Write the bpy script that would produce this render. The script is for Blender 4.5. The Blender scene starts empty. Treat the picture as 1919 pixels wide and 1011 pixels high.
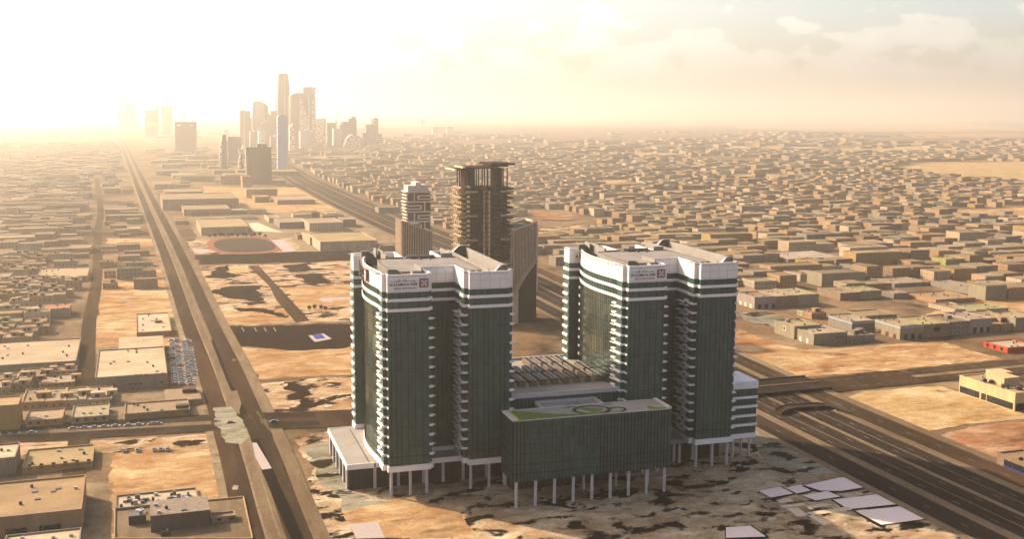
import bpy, bmesh, math, random
from mathutils import Vector, Matrix
random.seed(7)
sc = bpy.context.scene
COL = sc.collection
# ------------------------------------------------------------------ survey: metres, camera over the origin
FPX, PITCH, ROLL, CAMH = 2053.0, math.atan(295/2053.0), math.radians(0.36), 150.0
CG, HGR = math.radians(19), math.radians(17.5)          # street grid and hospital grid
_F = Vector((0, math.cos(PITCH), -math.sin(PITCH))); _U0 = Vector((0, math.sin(PITCH), math.cos(PITCH))); _R0 = Vector((1, 0, 0))
_R = _R0*math.cos(ROLL) + _U0*math.sin(ROLL); _U = _U0*math.cos(ROLL) - _R0*math.sin(ROLL)
_C = Vector((0, 0, CAMH))
def ray(u, v): return _F*FPX + _R*(u-959.5) - _U*(v-505.5)
def ground(u, v, z=0.0):
    d = ray(u, v); return _C + d*((z-CAMH)/d.z)
def proj(P):
    d = Vector(P)-_C; z = d.dot(_F)
    return (959.5+FPX*d.dot(_R)/z, 505.5-FPX*d.dot(_U)/z) if z > 1 else (-9999, 9999)
def toG(P, a=CG): return (P.x*math.cos(a)+P.y*math.sin(a), -P.x*math.sin(a)+P.y*math.cos(a))
def W(q, p, z=0, a=CG): return Vector((q*math.cos(a)-p*math.sin(a), q*math.sin(a)+p*math.cos(a), z))
def gq(u, v, z=0, a=CG): return toG(ground(u, v, z), a)
def hit_front(u, v, p0, a=CG):                            # where a sight line meets the plane p = p0
    d = ray(u, v); n = Vector((-math.sin(a), math.cos(a), 0)); t = (p0-_C.dot(n))/d.dot(n); P = _C+d*t
    return toG(P, a)[0], P.z
def bis(f, lo, hi, n=40):
    for _ in range(n):
        m = (lo+hi)/2
        if f(m): lo = m
        else: hi = m
    return lo
# ------------------------------------------------------------------ mesh builder
class MB:
    def __init__(s): s.v, s.f, s.m, s.c = [], [], [], []
    def add(s, vs, fs, m=0, c=None):
        o = len(s.v); s.v += [tuple(x) for x in vs]
        for f in fs: s.f.append([o+i for i in f]); s.m.append(m); s.c.append(c or (1, 1, 1))
        return s
    def box(s, x0, x1, y0, y1, z0, z1, m=0, c=None, bottom=True):
        v = [(x0,y0,z0),(x1,y0,z0),(x1,y1,z0),(x0,y1,z0),(x0,y0,z1),(x1,y0,z1),(x1,y1,z1),(x0,y1,z1)]
        f = [(4,5,6,7),(0,1,5,4),(1,2,6,5),(2,3,7,6),(3,0,4,7)]
        if bottom: f.append((3,2,1,0))
        return s.add(v, f, m, c)
    def prism(s, poly, z0, z1, m=0, c=None, mtop=None, top=True, bottom=True, ctop=None):
        n = len(poly)
        if sum(poly[i][0]*poly[(i+1)%n][1]-poly[(i+1)%n][0]*poly[i][1] for i in range(n)) < 0: poly = poly[::-1]
        a = [(x,y,z0) for x,y in poly]; b = [(x,y,z1) for x,y in poly]
        s.add(a+b, [(i,(i+1)%n,n+(i+1)%n,n+i) for i in range(n)], m, c)
        if top: s.add(b, [tuple(range(n))], m if mtop is None else mtop, ctop or c)
        if bottom: s.add(a, [tuple(reversed(range(n)))], m, c)
        return s
    def ring(s, poly, z0, z1, t, m=0, c=None, out=0.0):
        n = len(poly)
        if sum(poly[i][0]*poly[(i+1)%n][1]-poly[(i+1)%n][0]*poly[i][1] for i in range(n)) < 0: poly = poly[::-1]
        A, B = offset(poly, -out), offset(poly, t)
        v = [(x,y,z0) for x,y in A]+[(x,y,z1) for x,y in A]+[(x,y,z0) for x,y in B]+[(x,y,z1) for x,y in B]
        f = []
        for i in range(n):
            j = (i+1) % n
            f += [(i,j,n+j,n+i), (2*n+j,2*n+i,3*n+i,3*n+j), (n+i,n+j,3*n+j,3*n+i), (j,i,2*n+i,2*n+j)]
        return s.add(v, f, m, c)
    def cyl(s, x, y, z0, z1, r, r2=None, n=12, m=0, c=None):
        r2 = r if r2 is None else r2
        a = [(x+r*math.cos(2*math.pi*i/n), y+r*math.sin(2*math.pi*i/n), z0) for i in range(n)]
        b = [(x+r2*math.cos(2*math.pi*i/n), y+r2*math.sin(2*math.pi*i/n), z1) for i in range(n)]
        return s.add(a+b, [(i,(i+1)%n,n+(i+1)%n,n+i) for i in range(n)]+[tuple(range(n,2*n)), tuple(reversed(range(n)))], m, c)
    def sheet(s, poly, z, m=0, c=None):
        n = len(poly)
        if sum(poly[i][0]*poly[(i+1)%n][1]-poly[(i+1)%n][0]*poly[i][1] for i in range(n)) < 0: poly = poly[::-1]
        return s.add([(x,y,z) for x,y in poly], [tuple(range(n))], m, c)
    def xz(s, pts, y0, y1, m=0, c=None):                   # outline in x,z pushed from y0 to y1
        n = len(pts)
        if sum(pts[i][0]*pts[(i+1)%n][1]-pts[(i+1)%n][0]*pts[i][1] for i in range(n)) < 0: pts = pts[::-1]
        a = [(x,y0,z) for x,z in pts]; b = [(x,y1,z) for x,z in pts]
        return s.add(a+b, [tuple(range(n)), tuple(reversed(range(n,2*n)))]+[(i,n+i,n+(i+1)%n,(i+1)%n) for i in range(n)], m, c)
    def build(s, name, mats, parent=None):
        me = bpy.data.meshes.new(name); me.from_pydata(s.v, [], s.f)
        if not isinstance(mats, (list, tuple)): mats = [mats]
        for x in mats: me.materials.append(x)
        me.polygons.foreach_set('material_index', s.m)
        at = me.color_attributes.new('col', 'FLOAT_COLOR', 'CORNER'); k = 0; data = []
        for f, c in zip(s.f, s.c): data += [c[0], c[1], c[2], 1.0]*len(f)
        at.data.foreach_set('color', data); me.update()
        o = bpy.data.objects.new(name, me); COL.objects.link(o)
        if parent: o.parent = parent
        return o
def offset(poly, t):                                       # inward for t > 0 on a counter-clockwise outline
    n = len(poly); out = []
    for i in range(n):
        a, b, c = Vector(poly[i-1]), Vector(poly[i]), Vector(poly[(i+1)%n])
        e1, e2 = (b-a).normalized(), (c-b).normalized()
        n1, n2 = Vector((-e1.y, e1.x)), Vector((-e2.y, e2.x)); k = 1+n1.dot(n2)
        d = (n1+n2)*(t/max(k, .3)); out.append((b.x+d.x, b.y+d.y))
    return out
def tag(o, label=None, cat=None, group=None, kind=None):
    if label: o['label'] = label
    if cat: o['category'] = cat
    if group: o['group'] = group
    if kind: o['kind'] = kind
    return o
def thing(name, q, p, label, cat, group=None, a=CG, z=0):
    o = bpy.data.objects.new(name, None); COL.objects.link(o); o.empty_display_size = 2
    o.location = W(q, p, z, a); o.rotation_euler = (0, 0, a)
    return tag(o, label, cat, group)
def place(o, q=0, p=0, a=CG, z=0):
    o.location = W(q, p, z, a); o.rotation_euler = (0, 0, a); return o
# ------------------------------------------------------------------ materials
def srgb(r, g, b): return tuple(((x/255)/12.92 if x/255 <= .04045 else ((x/255+.055)/1.055)**2.4) for x in (r, g, b))+(1,)
class NT:
    def __init__(s, name):
        s.m = bpy.data.materials.new(name); s.m.use_nodes = True; s.t = s.m.node_tree; s.n = s.t.nodes
        s.b = s.n['Principled BSDF']; s.tc = s.n.new('ShaderNodeTexCoord')
    def new(s, typ, **k):
        x = s.n.new(typ)
        for a, b in k.items(): setattr(x, a, b)
        return x
    def l(s, a, b): s.t.links.new(a, b)
    def val(s, sock, v):
        if isinstance(v, (int, float)): sock.default_value = v
        elif isinstance(v, tuple): sock.default_value = v
        else: s.l(v, sock)
    def math(s, op, a, b=0.0):
        x = s.new('ShaderNodeMath', operation=op); s.val(x.inputs[0], a); s.val(x.inputs[1], b); return x.outputs[0]
    def noise(s, scale, detail=4, rough=.55, vec=None, dist=0):
        x = s.new('ShaderNodeTexNoise'); x.inputs['Scale'].default_value = scale; x.inputs['Detail'].default_value = detail
        x.inputs['Roughness'].default_value = rough; x.inputs['Distortion'].default_value = dist
        s.l(vec or s.tc.outputs['Object'], x.inputs['Vector']); return x.outputs['Fac']
    def ramp(s, fac, stops, interp='LINEAR'):
        x = s.new('ShaderNodeValToRGB'); s.l(fac, x.inputs[0]); e = x.color_ramp.elements; x.color_ramp.interpolation = interp
        while len(e) < len(stops): e.new(.5)
        for i, (p, c) in enumerate(stops): e[i].position = p; e[i].color = c if len(c) == 4 else (*c, 1)
        return x.outputs[0]
    def mix(s, f, a, b, mode='MIX'):
        x = s.new('ShaderNodeMix', data_type='RGBA', blend_type=mode); s.val(x.inputs[0], f); s.val(x.inputs[6], a); s.val(x.inputs[7], b)
        return x.outputs[2]
    def mapping(s, scale=(1,1,1), rot=(0,0,0), loc=(0,0,0)):
        x = s.new('ShaderNodeMapping'); s.l(s.tc.outputs['Object'], x.inputs[0])
        x.inputs['Scale'].default_value = scale; x.inputs['Rotation'].default_value = rot; x.inputs['Location'].default_value = loc; return x.outputs[0]
    def bump(s, h, st, dist=1.0):
        x = s.new('ShaderNodeBump'); x.inputs['Strength'].default_value = st; x.inputs['Distance'].default_value = dist; s.l(h, x.inputs['Height']); s.l(x.outputs[0], s.b.inputs['Normal'])
def G1(v): return (v, v, v, 1)
ALB = .55                                                  # the picture is exposed for the haze: one overall trim of every albedo
def plain(name, c, rough=.7, metal=0, var=.12, scale=.25, bump=0):
    t = NT(name); c = (*[x*ALB for x in c[:3]], 1)
    n = t.noise(scale, 5, .6); k = t.ramp(n, [(.3, G1(1-var)), (.7, G1(1+var))])
    t.val(t.b.inputs['Base Color'], t.mix(1.0, c, k, 'MULTIPLY')); t.b.inputs['Roughness'].default_value = rough; t.b.inputs['Metallic'].default_value = metal; t.b.inputs['Specular IOR Level'].default_value = .5 if rough < .6 else .02
    if bump: t.bump(n, bump)
    return t.m
M = {}
M['white'] = plain('white_cladding', (1.28, 1.18, 1.12), .45, var=.06, scale=.12)
M['column'] = plain('column_concrete', (.75, .68, .65), .6, var=.12, scale=.5)
M['deck'] = plain('roof_screed', (.36, .32, .29), .85, var=.16, scale=.12)
M['deck2'] = plain('wing_roof_concrete', (.44, .39, .35), .85, var=.14, scale=.1)
M['bulk'] = plain('weathered_render', (.23, .19, .13), .8, var=.25, scale=.6)
M['metalcap'] = plain('metal_capping', (.45, .44, .45), .35, .7)
M['dark'] = plain('dark_recess', (.03, .026, .022), .6)
M['line'] = plain('mullion_bronze', (.02, .008, .006), .6)
M['linepod'] = plain('mullion_brown', (.022, .009, .007), .6)
M['red'] = plain('sign_red', (.50, .04, .03), .5, var=.05)
M['signwhite'] = plain('sign_white', (.7, .68, .66), .5, var=.03)
M['letter'] = plain('sign_letter_dark', (.045, .035, .03), .5)
M['lawn'] = plain('artificial_lawn', (.17, .24, .05), .9, var=.2, scale=.5)
M['yellow'] = plain('yellow_edge', (.75, .50, .03), .6)
M['soffit'] = plain('soffit', (.10, .085, .075), .8)
M['unit'] = plain('unit_casing', (.30, .20, .12), .6, var=.25, scale=.8)
M['slat'] = plain('unit_grille', (.05, .04, .04), .5)
M['rail'] = plain('galvanised_rail', (.50, .47, .46), .4, .3)
M['scaf'] = plain('tower_bronze_concrete', (.06, .036, .024), .75, var=.2)
M['scafl'] = plain('tower_tan_beam', (.60, .42, .26), .7)
M['cream'] = plain('cream_panel', (1.2, .85, .50), .7)
M['fin'] = plain('stone_fin', (.85, .64, .47), .7, var=.15)
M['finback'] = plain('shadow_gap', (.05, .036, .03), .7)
M['maze'] = plain('maze_white_panel', (.9, .74, .62), .7)
M['mazeback'] = plain('maze_brown_wall', (.13, .075, .05), .7)
M['asph'] = None
def glass(name, c, rough, spec=.5, metal=0.0, pw=1.9, ph=3.87, var=.22):
    t = NT(name); v = t.mapping((1.1, 1.1, .05)); n = t.noise(1.0, 3, .5, v)
    k = t.ramp(n, [(.35, G1(.86)), (.65, G1(1.18))]); col = t.mix(1.0, (*[x*(1 if metal else ALB) for x in c], 1), k, 'MULTIPLY')
    sp = t.new('ShaderNodeSeparateXYZ'); t.l(t.tc.outputs['Object'], sp.inputs[0]); cb = t.new('ShaderNodeCombineXYZ')
    t.val(cb.inputs[0], t.math('ADD', sp.outputs[0], sp.outputs[1])); t.val(cb.inputs[1], sp.outputs[2])
    br = t.new('ShaderNodeTexBrick'); t.l(cb.outputs[0], br.inputs['Vector']); br.offset = .37; br.inputs['Scale'].default_value = 1
    br.inputs['Brick Width'].default_value = pw; br.inputs['Row Height'].default_value = ph; br.inputs['Mortar Size'].default_value = .045
    br.inputs['Color1'].default_value = G1(1-var); br.inputs['Color2'].default_value = G1(1+var); br.inputs['Mortar'].default_value = G1(.45)
    col = t.mix(1.0, col, br.outputs[0], 'MULTIPLY')
    t.val(t.b.inputs['Base Color'], col); t.b.inputs['Roughness'].default_value = rough; t.b.inputs['Specular IOR Level'].default_value = spec
    t.b.inputs['Metallic'].default_value = metal
    t.bump(t.noise(.35, 2, .5), .06)
    return t.m
M['glass'] = glass('green_glass_panels', (.050, .110, .094), .40, .35)
M['glassc'] = glass('reflective_green_glass', (.17, .23, .20), .10, .9, metal=.8, pw=1.6, ph=3.9)
M['glassg'] = glass('ground_floor_glass', (.022, .030, .026), .4, .3)
M['pane'] = glass('window_pane', (.03, .035, .04), .2, .5)
def house_wall(name, windows=True, wx=3.4, wz=3.3):
    t = NT(name); at = t.new('ShaderNodeAttribute', attribute_name='col')
    nz = t.noise(.35, 4, .6, t.mapping((1, 1, .25))); k = t.ramp(nz, [(.3, G1(.82)), (.7, G1(1.12))])
    col = t.mix(1.0, at.outputs['Color'], k, 'MULTIPLY')
    if windows:
        sp = t.new('ShaderNodeSeparateXYZ'); t.l(t.tc.outputs['Object'], sp.inputs[0])
        sn = t.new('ShaderNodeSeparateXYZ'); t.l(t.tc.outputs['Normal'], sn.inputs[0])
        ax = t.math('GREATER_THAN', t.math('ABSOLUTE', sn.outputs[0]), .5)
        u = t.math('ADD', t.math('MULTIPLY', sp.outputs[1], ax), t.math('MULTIPLY', sp.outputs[0], t.math('SUBTRACT', 1.0, ax)))
        fu = t.math('FRACT', t.math('DIVIDE', u, wx)); fz = t.math('FRACT', t.math('DIVIDE', sp.outputs[2], wz))
        w = t.math('MULTIPLY', t.math('MULTIPLY', t.math('GREATER_THAN', fu, .34), t.math('LESS_THAN', fu, .66)), t.math('MULTIPLY', t.math('GREATER_THAN', fz, .36), t.math('LESS_THAN', fz, .76)))
        wall = t.math('LESS_THAN', t.math('ABSOLUTE', sn.outputs[2]), .5)
        msk = t.math('MULTIPLY', w, wall)
        col = t.mix(t.math('MULTIPLY', msk, .8), col, (.05, .045, .045, 1))
    t.val(t.b.inputs['Base Color'], col); t.b.inputs['Specular IOR Level'].default_value = .05; t.b.inputs['Roughness'].default_value = .85
    return t.m
M['hwin'] = house_wall('rendered_wall_with_windows')
M['hwall'] = house_wall('rendered_wall', False)
def roof_mat():
    t = NT('flat_roof'); at = t.new('ShaderNodeAttribute', attribute_name='col')
    a = t.ramp(t.noise(.06, 5, .65, t.mapping((.6, 1.6, 1))), [(.32, G1(.72)), (.7, G1(1.22))]); b = t.ramp(t.noise(.9, 3, .6), [(.3, G1(.88)), (.7, G1(1.1))])
    t.val(t.b.inputs['Base Color'], t.mix(1.0, t.mix(1.0, at.outputs['Color'], a, 'MULTIPLY'), b, 'MULTIPLY')); t.b.inputs['Specular IOR Level'].default_value = .05; t.b.inputs['Roughness'].default_value = .9
    return t.m
M['hroof'] = roof_mat()
def tile_roof():
    t = NT('slab_tiled_roof'); at = t.new('ShaderNodeAttribute', attribute_name='col')
    br = t.new('ShaderNodeTexBrick'); t.l(t.tc.outputs['Object'], br.inputs['Vector']); br.inputs['Scale'].default_value = .45
    br.inputs['Color1'].default_value = G1(.65); br.inputs['Color2'].default_value = G1(1.3); br.inputs['Mortar'].default_value = G1(.6); br.inputs['Mortar Size'].default_value = .03
    t.val(t.b.inputs['Base Color'], t.mix(1.0, at.outputs['Color'], br.outputs[0], 'MULTIPLY')); t.b.inputs['Specular IOR Level'].default_value = .05; t.b.inputs['Roughness'].default_value = .9
    return t.m
M['troof'] = tile_roof()
def earth(name, lo, mid, hi, s1=.012, s2=.09, s3=.7, dark=None, darkamt=.0, aniso=(1, 1, 1), bump=.3, darkscale=.03, edge=.06, rust=None, rustamt=.42, scrap=None, scrapamt=.34):
    t = NT(name); v = t.mapping(aniso); A = lambda k: tuple(x*ALB for x in k)
    a = t.noise(s1, 8, .66, v, .25); b = t.noise(s2, 8, .72, v, .25); c = t.noise(s3, 4, .7)
    f = t.math('ADD', t.math('MULTIPLY', a, .5), t.math('MULTIPLY', b, .5))
    col = t.ramp(f, [(.38, (*A(lo), 1)), (.5, (*A(mid), 1)), (.60, (*A(hi), 1))])
    if rust: col = t.mix(t.ramp(t.noise(s1*1.7, 6, .6, t.mapping(aniso, loc=(31, 7, 0)), .9), [(1-rustamt-.09, G1(0)), (1-rustamt+.09, G1(.85))]), col, (*A(rust), 1))
    col = t.mix(1.0, col, t.ramp(c, [(.25, G1(.72)), (.75, G1(1.25))]), 'MULTIPLY')
    if dark:
        d = t.noise(darkscale, 9, .60, v, .35); col = t.mix(t.ramp(d, [(1-darkamt-edge, G1(0)), (1-darkamt+edge, G1(1))]), col, (*A(dark), 1))
    if scrap:
        d = t.noise(darkscale*2.3, 4, .5, t.mapping(aniso, loc=(5, 90, 0)), .5); col = t.mix(t.ramp(d, [(1-scrapamt-.012, G1(0)), (1-scrapamt+.012, G1(1))]), col, (*A(scrap), 1))
    t.val(t.b.inputs['Base Color'], col); t.b.inputs['Roughness'].default_value = .95; t.b.inputs['Specular IOR Level'].default_value = .0
    t.bump(b, bump)
    return t.m
TAN, SAND, ORG, BRN, DK = (.40, .27, .15), (.56, .42, .26), (.42, .20, .09), (.16, .10, .06), (.055, .038, .028)
RUST = (.42, .17, .06)
M['ground'] = earth('desert_city_ground', (.13, .085, .05), (.25, .165, .098), (.44, .31, .185), .004, .022, .3, (.06, .042, .028), .43, darkscale=.011, rust=(.36, .19, .09), rustamt=.38)
M['lot'] = earth('bare_sand_lot', (.34, .17, .075), (.56, .36, .18), (.78, .58, .34), .02, .09, .9, (.22, .105, .055), .38, (.8, 1.3, 1), darkscale=.06, edge=.08, rust=RUST, rustamt=.42)
M['yard'] = earth('pale_bulldozed_lot', (.26, .15, .08), (.56, .38, .22), (.78, .60, .42), .03, .12, .8, (.035, .024, .017), .45, (.85, 1.3, 1), darkscale=.05, edge=.015, rust=RUST, rustamt=.38, scrap=(.78, .65, .52), scrapamt=.34)
M['yellowlot'] = earth('yellow_sand_lot', (.34, .18, .07), (.56, .37, .17), (.74, .56, .33), .02, .1, .9, (.14, .085, .04), .36, (.8, 1.3, 1), darkscale=.05, rust=(.5, .24, .06), rustamt=.36)
M['redlot'] = earth('reddish_earth_lot', (.20, .09, .045), (.42, .23, .12), (.62, .43, .28), .03, .1, .9, (.08, .045, .028), .40, (.7, 1.4, 1), darkscale=.04, rust=(.40, .13, .05), rustamt=.45)
M['site'] = earth('hospital_building_site', (.24, .16, .10), (.56, .41, .26), (.88, .68, .46), .02, .12, 1.0, (.030, .022, .016), .45, (.9, 1.25, 1), darkscale=.085, edge=.025, rust=(.40, .18, .07), rustamt=.40, scrap=(.60, .52, .40), scrapamt=.30)
M['sitegreen'] = earth('dusty_grey_green_yard', (.15, .13, .09), (.32, .285, .20), (.46, .41, .31), .02, .12, .9, (.035, .029, .022), .43, (.7, 1.4, 1), darkscale=.05, edge=.015, scrap=(.55, .50, .40), scrapamt=.33)
M['asph'] = earth('worn_asphalt', (.030, .023, .018), (.048, .037, .029), (.078, .058, .043), .012, .05, .6, aniso=(1, .2, 1), bump=.05, rust=(.085, .045, .025), rustamt=.36)
M['asph2'] = earth('dusty_asphalt', (.045, .030, .020), (.072, .048, .032), (.12, .082, .054), .012, .06, .6, (.17, .12, .078), .36, aniso=(1.5, .22, 1), bump=.05, darkscale=.04, edge=.02, rust=(.14, .075, .04), rustamt=.40)
M['asphdark'] = earth('fresh_asphalt_and_slab_shade', (.020, .014, .011), (.028, .019, .014), (.042, .029, .021), .012, .06, .6, bump=.05)  # also colours the painted shade rims of the site slabs
M['median'] = earth('sandy_median', (.10, .065, .038), (.18, .12, .072), (.27, .19, .115), .02, .15, .9, (.05, .035, .024), .40, aniso=(1, .2, 1), bump=.1, darkscale=.05, edge=.03)
M['verge'] = earth('pale_verge', (.20, .13, .08), (.34, .235, .14), (.50, .37, .23), .02, .12, .9, (.05, .034, .024), .43, darkscale=.05, edge=.02, scrap=(.6, .5, .38), scrapamt=.30)
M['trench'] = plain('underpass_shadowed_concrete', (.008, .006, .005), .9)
M['median'] = earth('sandy_median', (.17, .115, .07), (.25, .175, .11), (.33, .245, .155), .02, .15, .9, aniso=(1, .2, 1), bump=.1)
M['verge'] = earth('pale_verge', (.22, .155, .095), (.33, .24, .15), (.44, .34, .22), .02, .12, .9, (.08, .055, .04), .36, darkscale=.08)
M['slabpink'] = plain('pale_pink_slab', (.56, .46, .42), .9, var=.07, scale=.6)
M['slabsite'] = plain('brightened_pink_slab', (1.12, .90, .82), .9, var=.06, scale=.6)  # slab pink brightened in colour to make up for the tower's shadow
M['slabtan'] = plain('tan_slab', (.85, .66, .48), .9, var=.12, scale=.6)
M['paint'] = plain('road_paint', (.40, .33, .25), .8, var=.3, scale=.4)
M['track'] = plain('running_track', (.34, .13, .08), .9, var=.15, scale=.05)
M['field'] = plain('dark_infield', (.07, .052, .036), .95, var=.15, scale=.05)
M['pool'] = plain('blue_court', (.05, .07, .35), .6)
M['foliage'] = plain('dusty_foliage', (.055, .055, .025), .9, var=.3, scale=1.5)
M['bark'] = plain('bark', (.12, .08, .05), .9)
M['blue'] = plain('blue_tank', (.03, .05, .12), .4)
M['carred'] = plain('car_red_paint', (.20, .04, .03), .3)
M['cardark'] = plain('car_dark_paint', (.03, .03, .035), .3)
M['tyre'] = plain('tyre', (.02, .02, .02), .9)
M['bridgewhite'] = plain('bridge_white', (.8, .78, .74), .6, var=.03)
def sky_wall(name, c, n=0.0, c2=None):
    t = NT(name); c = tuple(x*ALB for x in c); c2 = c2 and tuple(x*ALB for x in c2); col = (*c, 1)
    if n:
        v = t.mapping((.04, .04, .12)); k = t.noise(2.2, 3, .6, v); col = t.mix(t.ramp(k, [(.5, G1(0)), (.54, G1(1))], 'LINEAR'), (*c, 1), (*c2, 1))
    t.val(t.b.inputs['Base Color'], col); t.b.inputs['Roughness'].default_value = .5; return t.m
M['s1'] = sky_wall('skyline_stone', (.24, .17, .12)); M['s2'] = sky_wall('skyline_pale_panel', (.75, .64, .56))
M['s3'] = sky_wall('skyline_lattice', (1.2, 1.0, .82), 1, (.2, .13, .09)); M['s4'] = sky_wall('skyline_blue_glass', (.55, .62, .80))
M['s5'] = sky_wall('skyline_speckled_panel', (1.5, 1.3, 1.1), 1, (.5, .30, .14)); M['sdark'] = sky_wall('skyline_dark_band', (.12, .08, .055))
# ================================================================== light, sky, air
SUN_AZ, SUN_EL = math.radians(-61), math.radians(31)       # azimuth from +Y towards +X
cam = bpy.data.cameras.new('camera'); cam.sensor_width = 36; cam.lens = FPX/1919*36; cam.clip_start = 1; cam.clip_end = 120000
co = bpy.data.objects.new('camera', cam); COL.objects.link(co); sc.camera = co
co.matrix_world = Matrix(((_R.x,_U.x,-_F.x,0),(_R.y,_U.y,-_F.y,0),(_R.z,_U.z,-_F.z,CAMH),(0,0,0,1)))
sl = bpy.data.lights.new('sun', 'SUN'); sl.energy = 4.6; sl.angle = math.radians(.6); sl.color = (1, .82, .60)
so = bpy.data.objects.new('sun', sl); COL.objects.link(so)
sd = Vector((math.sin(SUN_AZ)*math.cos(SUN_EL), math.cos(SUN_AZ)*math.cos(SUN_EL), math.sin(SUN_EL)))
so.rotation_euler = sd.to_track_quat('Z', 'Y').to_euler(); so.location = (0, 0, 900)
w = bpy.data.worlds.new('World'); sc.world = w; w.use_nodes = True; wt = w.node_tree; wn = wt.nodes
class WN(NT):
    def __init__(s): s.t = wt; s.n = wn; s.tc = wn.new('ShaderNodeTexCoord')
q_ = WN(); bg = wn['Background']
sky = wn.new('ShaderNodeTexSky'); sky.sky_type = 'NISHITA'; sky.sun_disc = False; sky.sun_elevation = SUN_EL
sky.sun_rotation = SUN_AZ; sky.air_density = .9; sky.dust_density = 6.0; sky.ozone_density = .6; sky.altitude = 600
gen = q_.tc.outputs['Generated']
sep = wn.new('ShaderNodeSeparateXYZ'); wt.links.new(gen, sep.inputs[0])
hor = q_.math('SQRT', q_.math('ADD', q_.math('MULTIPLY', sep.outputs[0], sep.outputs[0]), q_.math('MULTIPLY', sep.outputs[1], sep.outputs[1])))
el = q_.math('ARCTAN2', sep.outputs[2], hor); az = q_.math('ARCTAN2', sep.outputs[0], sep.outputs[1])
cv = wn.new('ShaderNodeCombineXYZ'); q_.val(cv.inputs[0], az); q_.val(cv.inputs[1], q_.math('MULTIPLY', el, 1.9))
cn = q_.noise(19.0, 8, .50, cv.outputs[0], .15); cn2 = q_.noise(7.0, 2, .5, cv.outputs[0])
# cumulus: thick in a band low over the horizon, thinning upward
band = q_.ramp(el, [(0.0, G1(.30)), (.034, G1(.30)), (.052, G1(.17)), (.072, G1(.10)), (.088, G1(.03)), (.12, G1(.04))])
dens = q_.math('ADD', q_.math('ADD', cn, band), q_.math('MULTIPLY', q_.math('SUBTRACT', cn2, .5), .45))
cm = q_.ramp(dens, [(.600, G1(0)), (.645, G1(.7)), (.80, G1(1))])
warm = q_.mix(1.0, sky.outputs[0], (1.02, 1.0, .96, 1), 'MULTIPLY')
lum = wn.new('ShaderNodeRGBToBW'); wt.links.new(warm, lum.inputs[0])
cl = wn.new('ShaderNodeCombineXYZ'); [q_.val(cl.inputs[i], q_.math('MULTIPLY', lum.outputs[0], k)) for i, k in enumerate((1.48, 1.40, 1.26))]
q_.l(q_.mix(q_.math('MULTIPLY', cm, .8), warm, cl.outputs[0]), bg.inputs['Color']); bg.inputs['Strength'].default_value = .12
# air over the plain
hm = bpy.data.materials.new('warm_haze'); hm.use_nodes = True; ht = hm.node_tree; ht.nodes.remove(ht.nodes['Principled BSDF'])
pv = ht.nodes.new('ShaderNodeVolumePrincipled'); pv.inputs['Color'].default_value = (1.0, .925, .805, 1); pv.inputs['Density'].default_value = 1.2e-4; pv.inputs['Anisotropy'].default_value = .765
ht.links.new(pv.outputs[0], ht.nodes['Material Output'].inputs['Volume'])
hz = MB().box(-32000, 32000, -3000, 45000, -15, 470).build('haze', hm); tag(hz, kind='stuff')
sc.cycles.volume_bounces = 3; sc.cycles.max_bounces = 6; sc.cycles.diffuse_bounces = 2; sc.cycles.glossy_bounces = 2
sc.view_settings.view_transform = 'Standard'; sc.view_settings.look = 'None'; sc.view_settings.gamma = 1; sc.view_settings.exposure = 1.24

# ================================================================== the ground
def st(name, mb, mat): o = mb.build(name, mat); tag(o, kind='structure'); return o
g = place(st('ground', MB().sheet([(-28000,-2500),(28000,-2500),(28000,42000),(-28000,42000)], 0), M['ground']))
LV = [0.0]
def lev(): LV[0] += .004; return .03+LV[0]
def gpoly(name, mat, pts, z=None):                        # a lot outlined on the ground, in grid metres
    P = [gq(u, v) for u, v in pts]
    if mat in ('lot','yard','site','sitegreen','redlot','yellowlot','verge','asphdark'):   # natural, crumbled edges
        e = random.Random(len(name)*7+int(pts[0][0])); out = []
        for i in range(len(P)):
            a, b = Vector(P[i]), Vector(P[(i+1)%len(P)]); L = (b-a).length; dk = mat == 'asphdark' and name == 'dark_patch'; n = max(1, min(90, int(L/((1.5 if dk else 3)+L*.015)))); nx = Vector((-(b-a).y, (b-a).x))/max(L, .01); j = 0.0
            for k in range(n):
                j = j*.6+e.uniform(-1, 1)*min(2.6, L*.018+.25)*(2.4 if dk else 1); c = a+(b-a)*(k/n)+nx*(j if k else 0); out.append((c.x, c.y))
        P = out
    mb = MB().sheet(P, z or lev()); return place(st(name, mb, M[mat]))
def Z(reg, k, *xy):                                       # survey notes taken at another scale
    return [(reg[0]+x/k, reg[1]+y/k) for x, y in xy]
def ribbon(name, mat, axis, o0, o1, z=None, p0=None, p1=None):   # strip along a polyline axis [(q,p)], from offset o0 to o1
    mb = MB(); z = z or lev(); L = [(q+o0, p) for q, p in axis]; R = [(q+o1, p) for q, p in axis]
    for i in range(len(axis)-1): mb.sheet([L[i], R[i], R[i+1], L[i+1]], z)
    return place(st(name, mb, M[mat]))
def cross(name, mat, axis, o0, o1, z=None):
    mb = MB(); z = z or lev(); L = [(q, p+o0) for q, p in axis]; R = [(q, p+o1) for q, p in axis]
    for i in range(len(axis)-1): mb.sheet([L[i], R[i], R[i+1], L[i+1]], z)
    return place(st(name, mb, M[mat]))
def smooth(ax, n=6):
    out = []
    for i in range(len(ax)-1):
        a, b, c, d = ax[max(i-1,0)], ax[i], ax[i+1], ax[min(i+2, len(ax)-1)]
        for k in range(n):
            t = k/n; out.append(tuple(.5*((2*b[j])+(-a[j]+c[j])*t+(2*a[j]-5*b[j]+4*c[j]-d[j])*t*t+(-a[j]+3*b[j]-3*c[j]+d[j])*t**3) for j in (0, 1)))
    return out+[ax[-1]]
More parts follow.
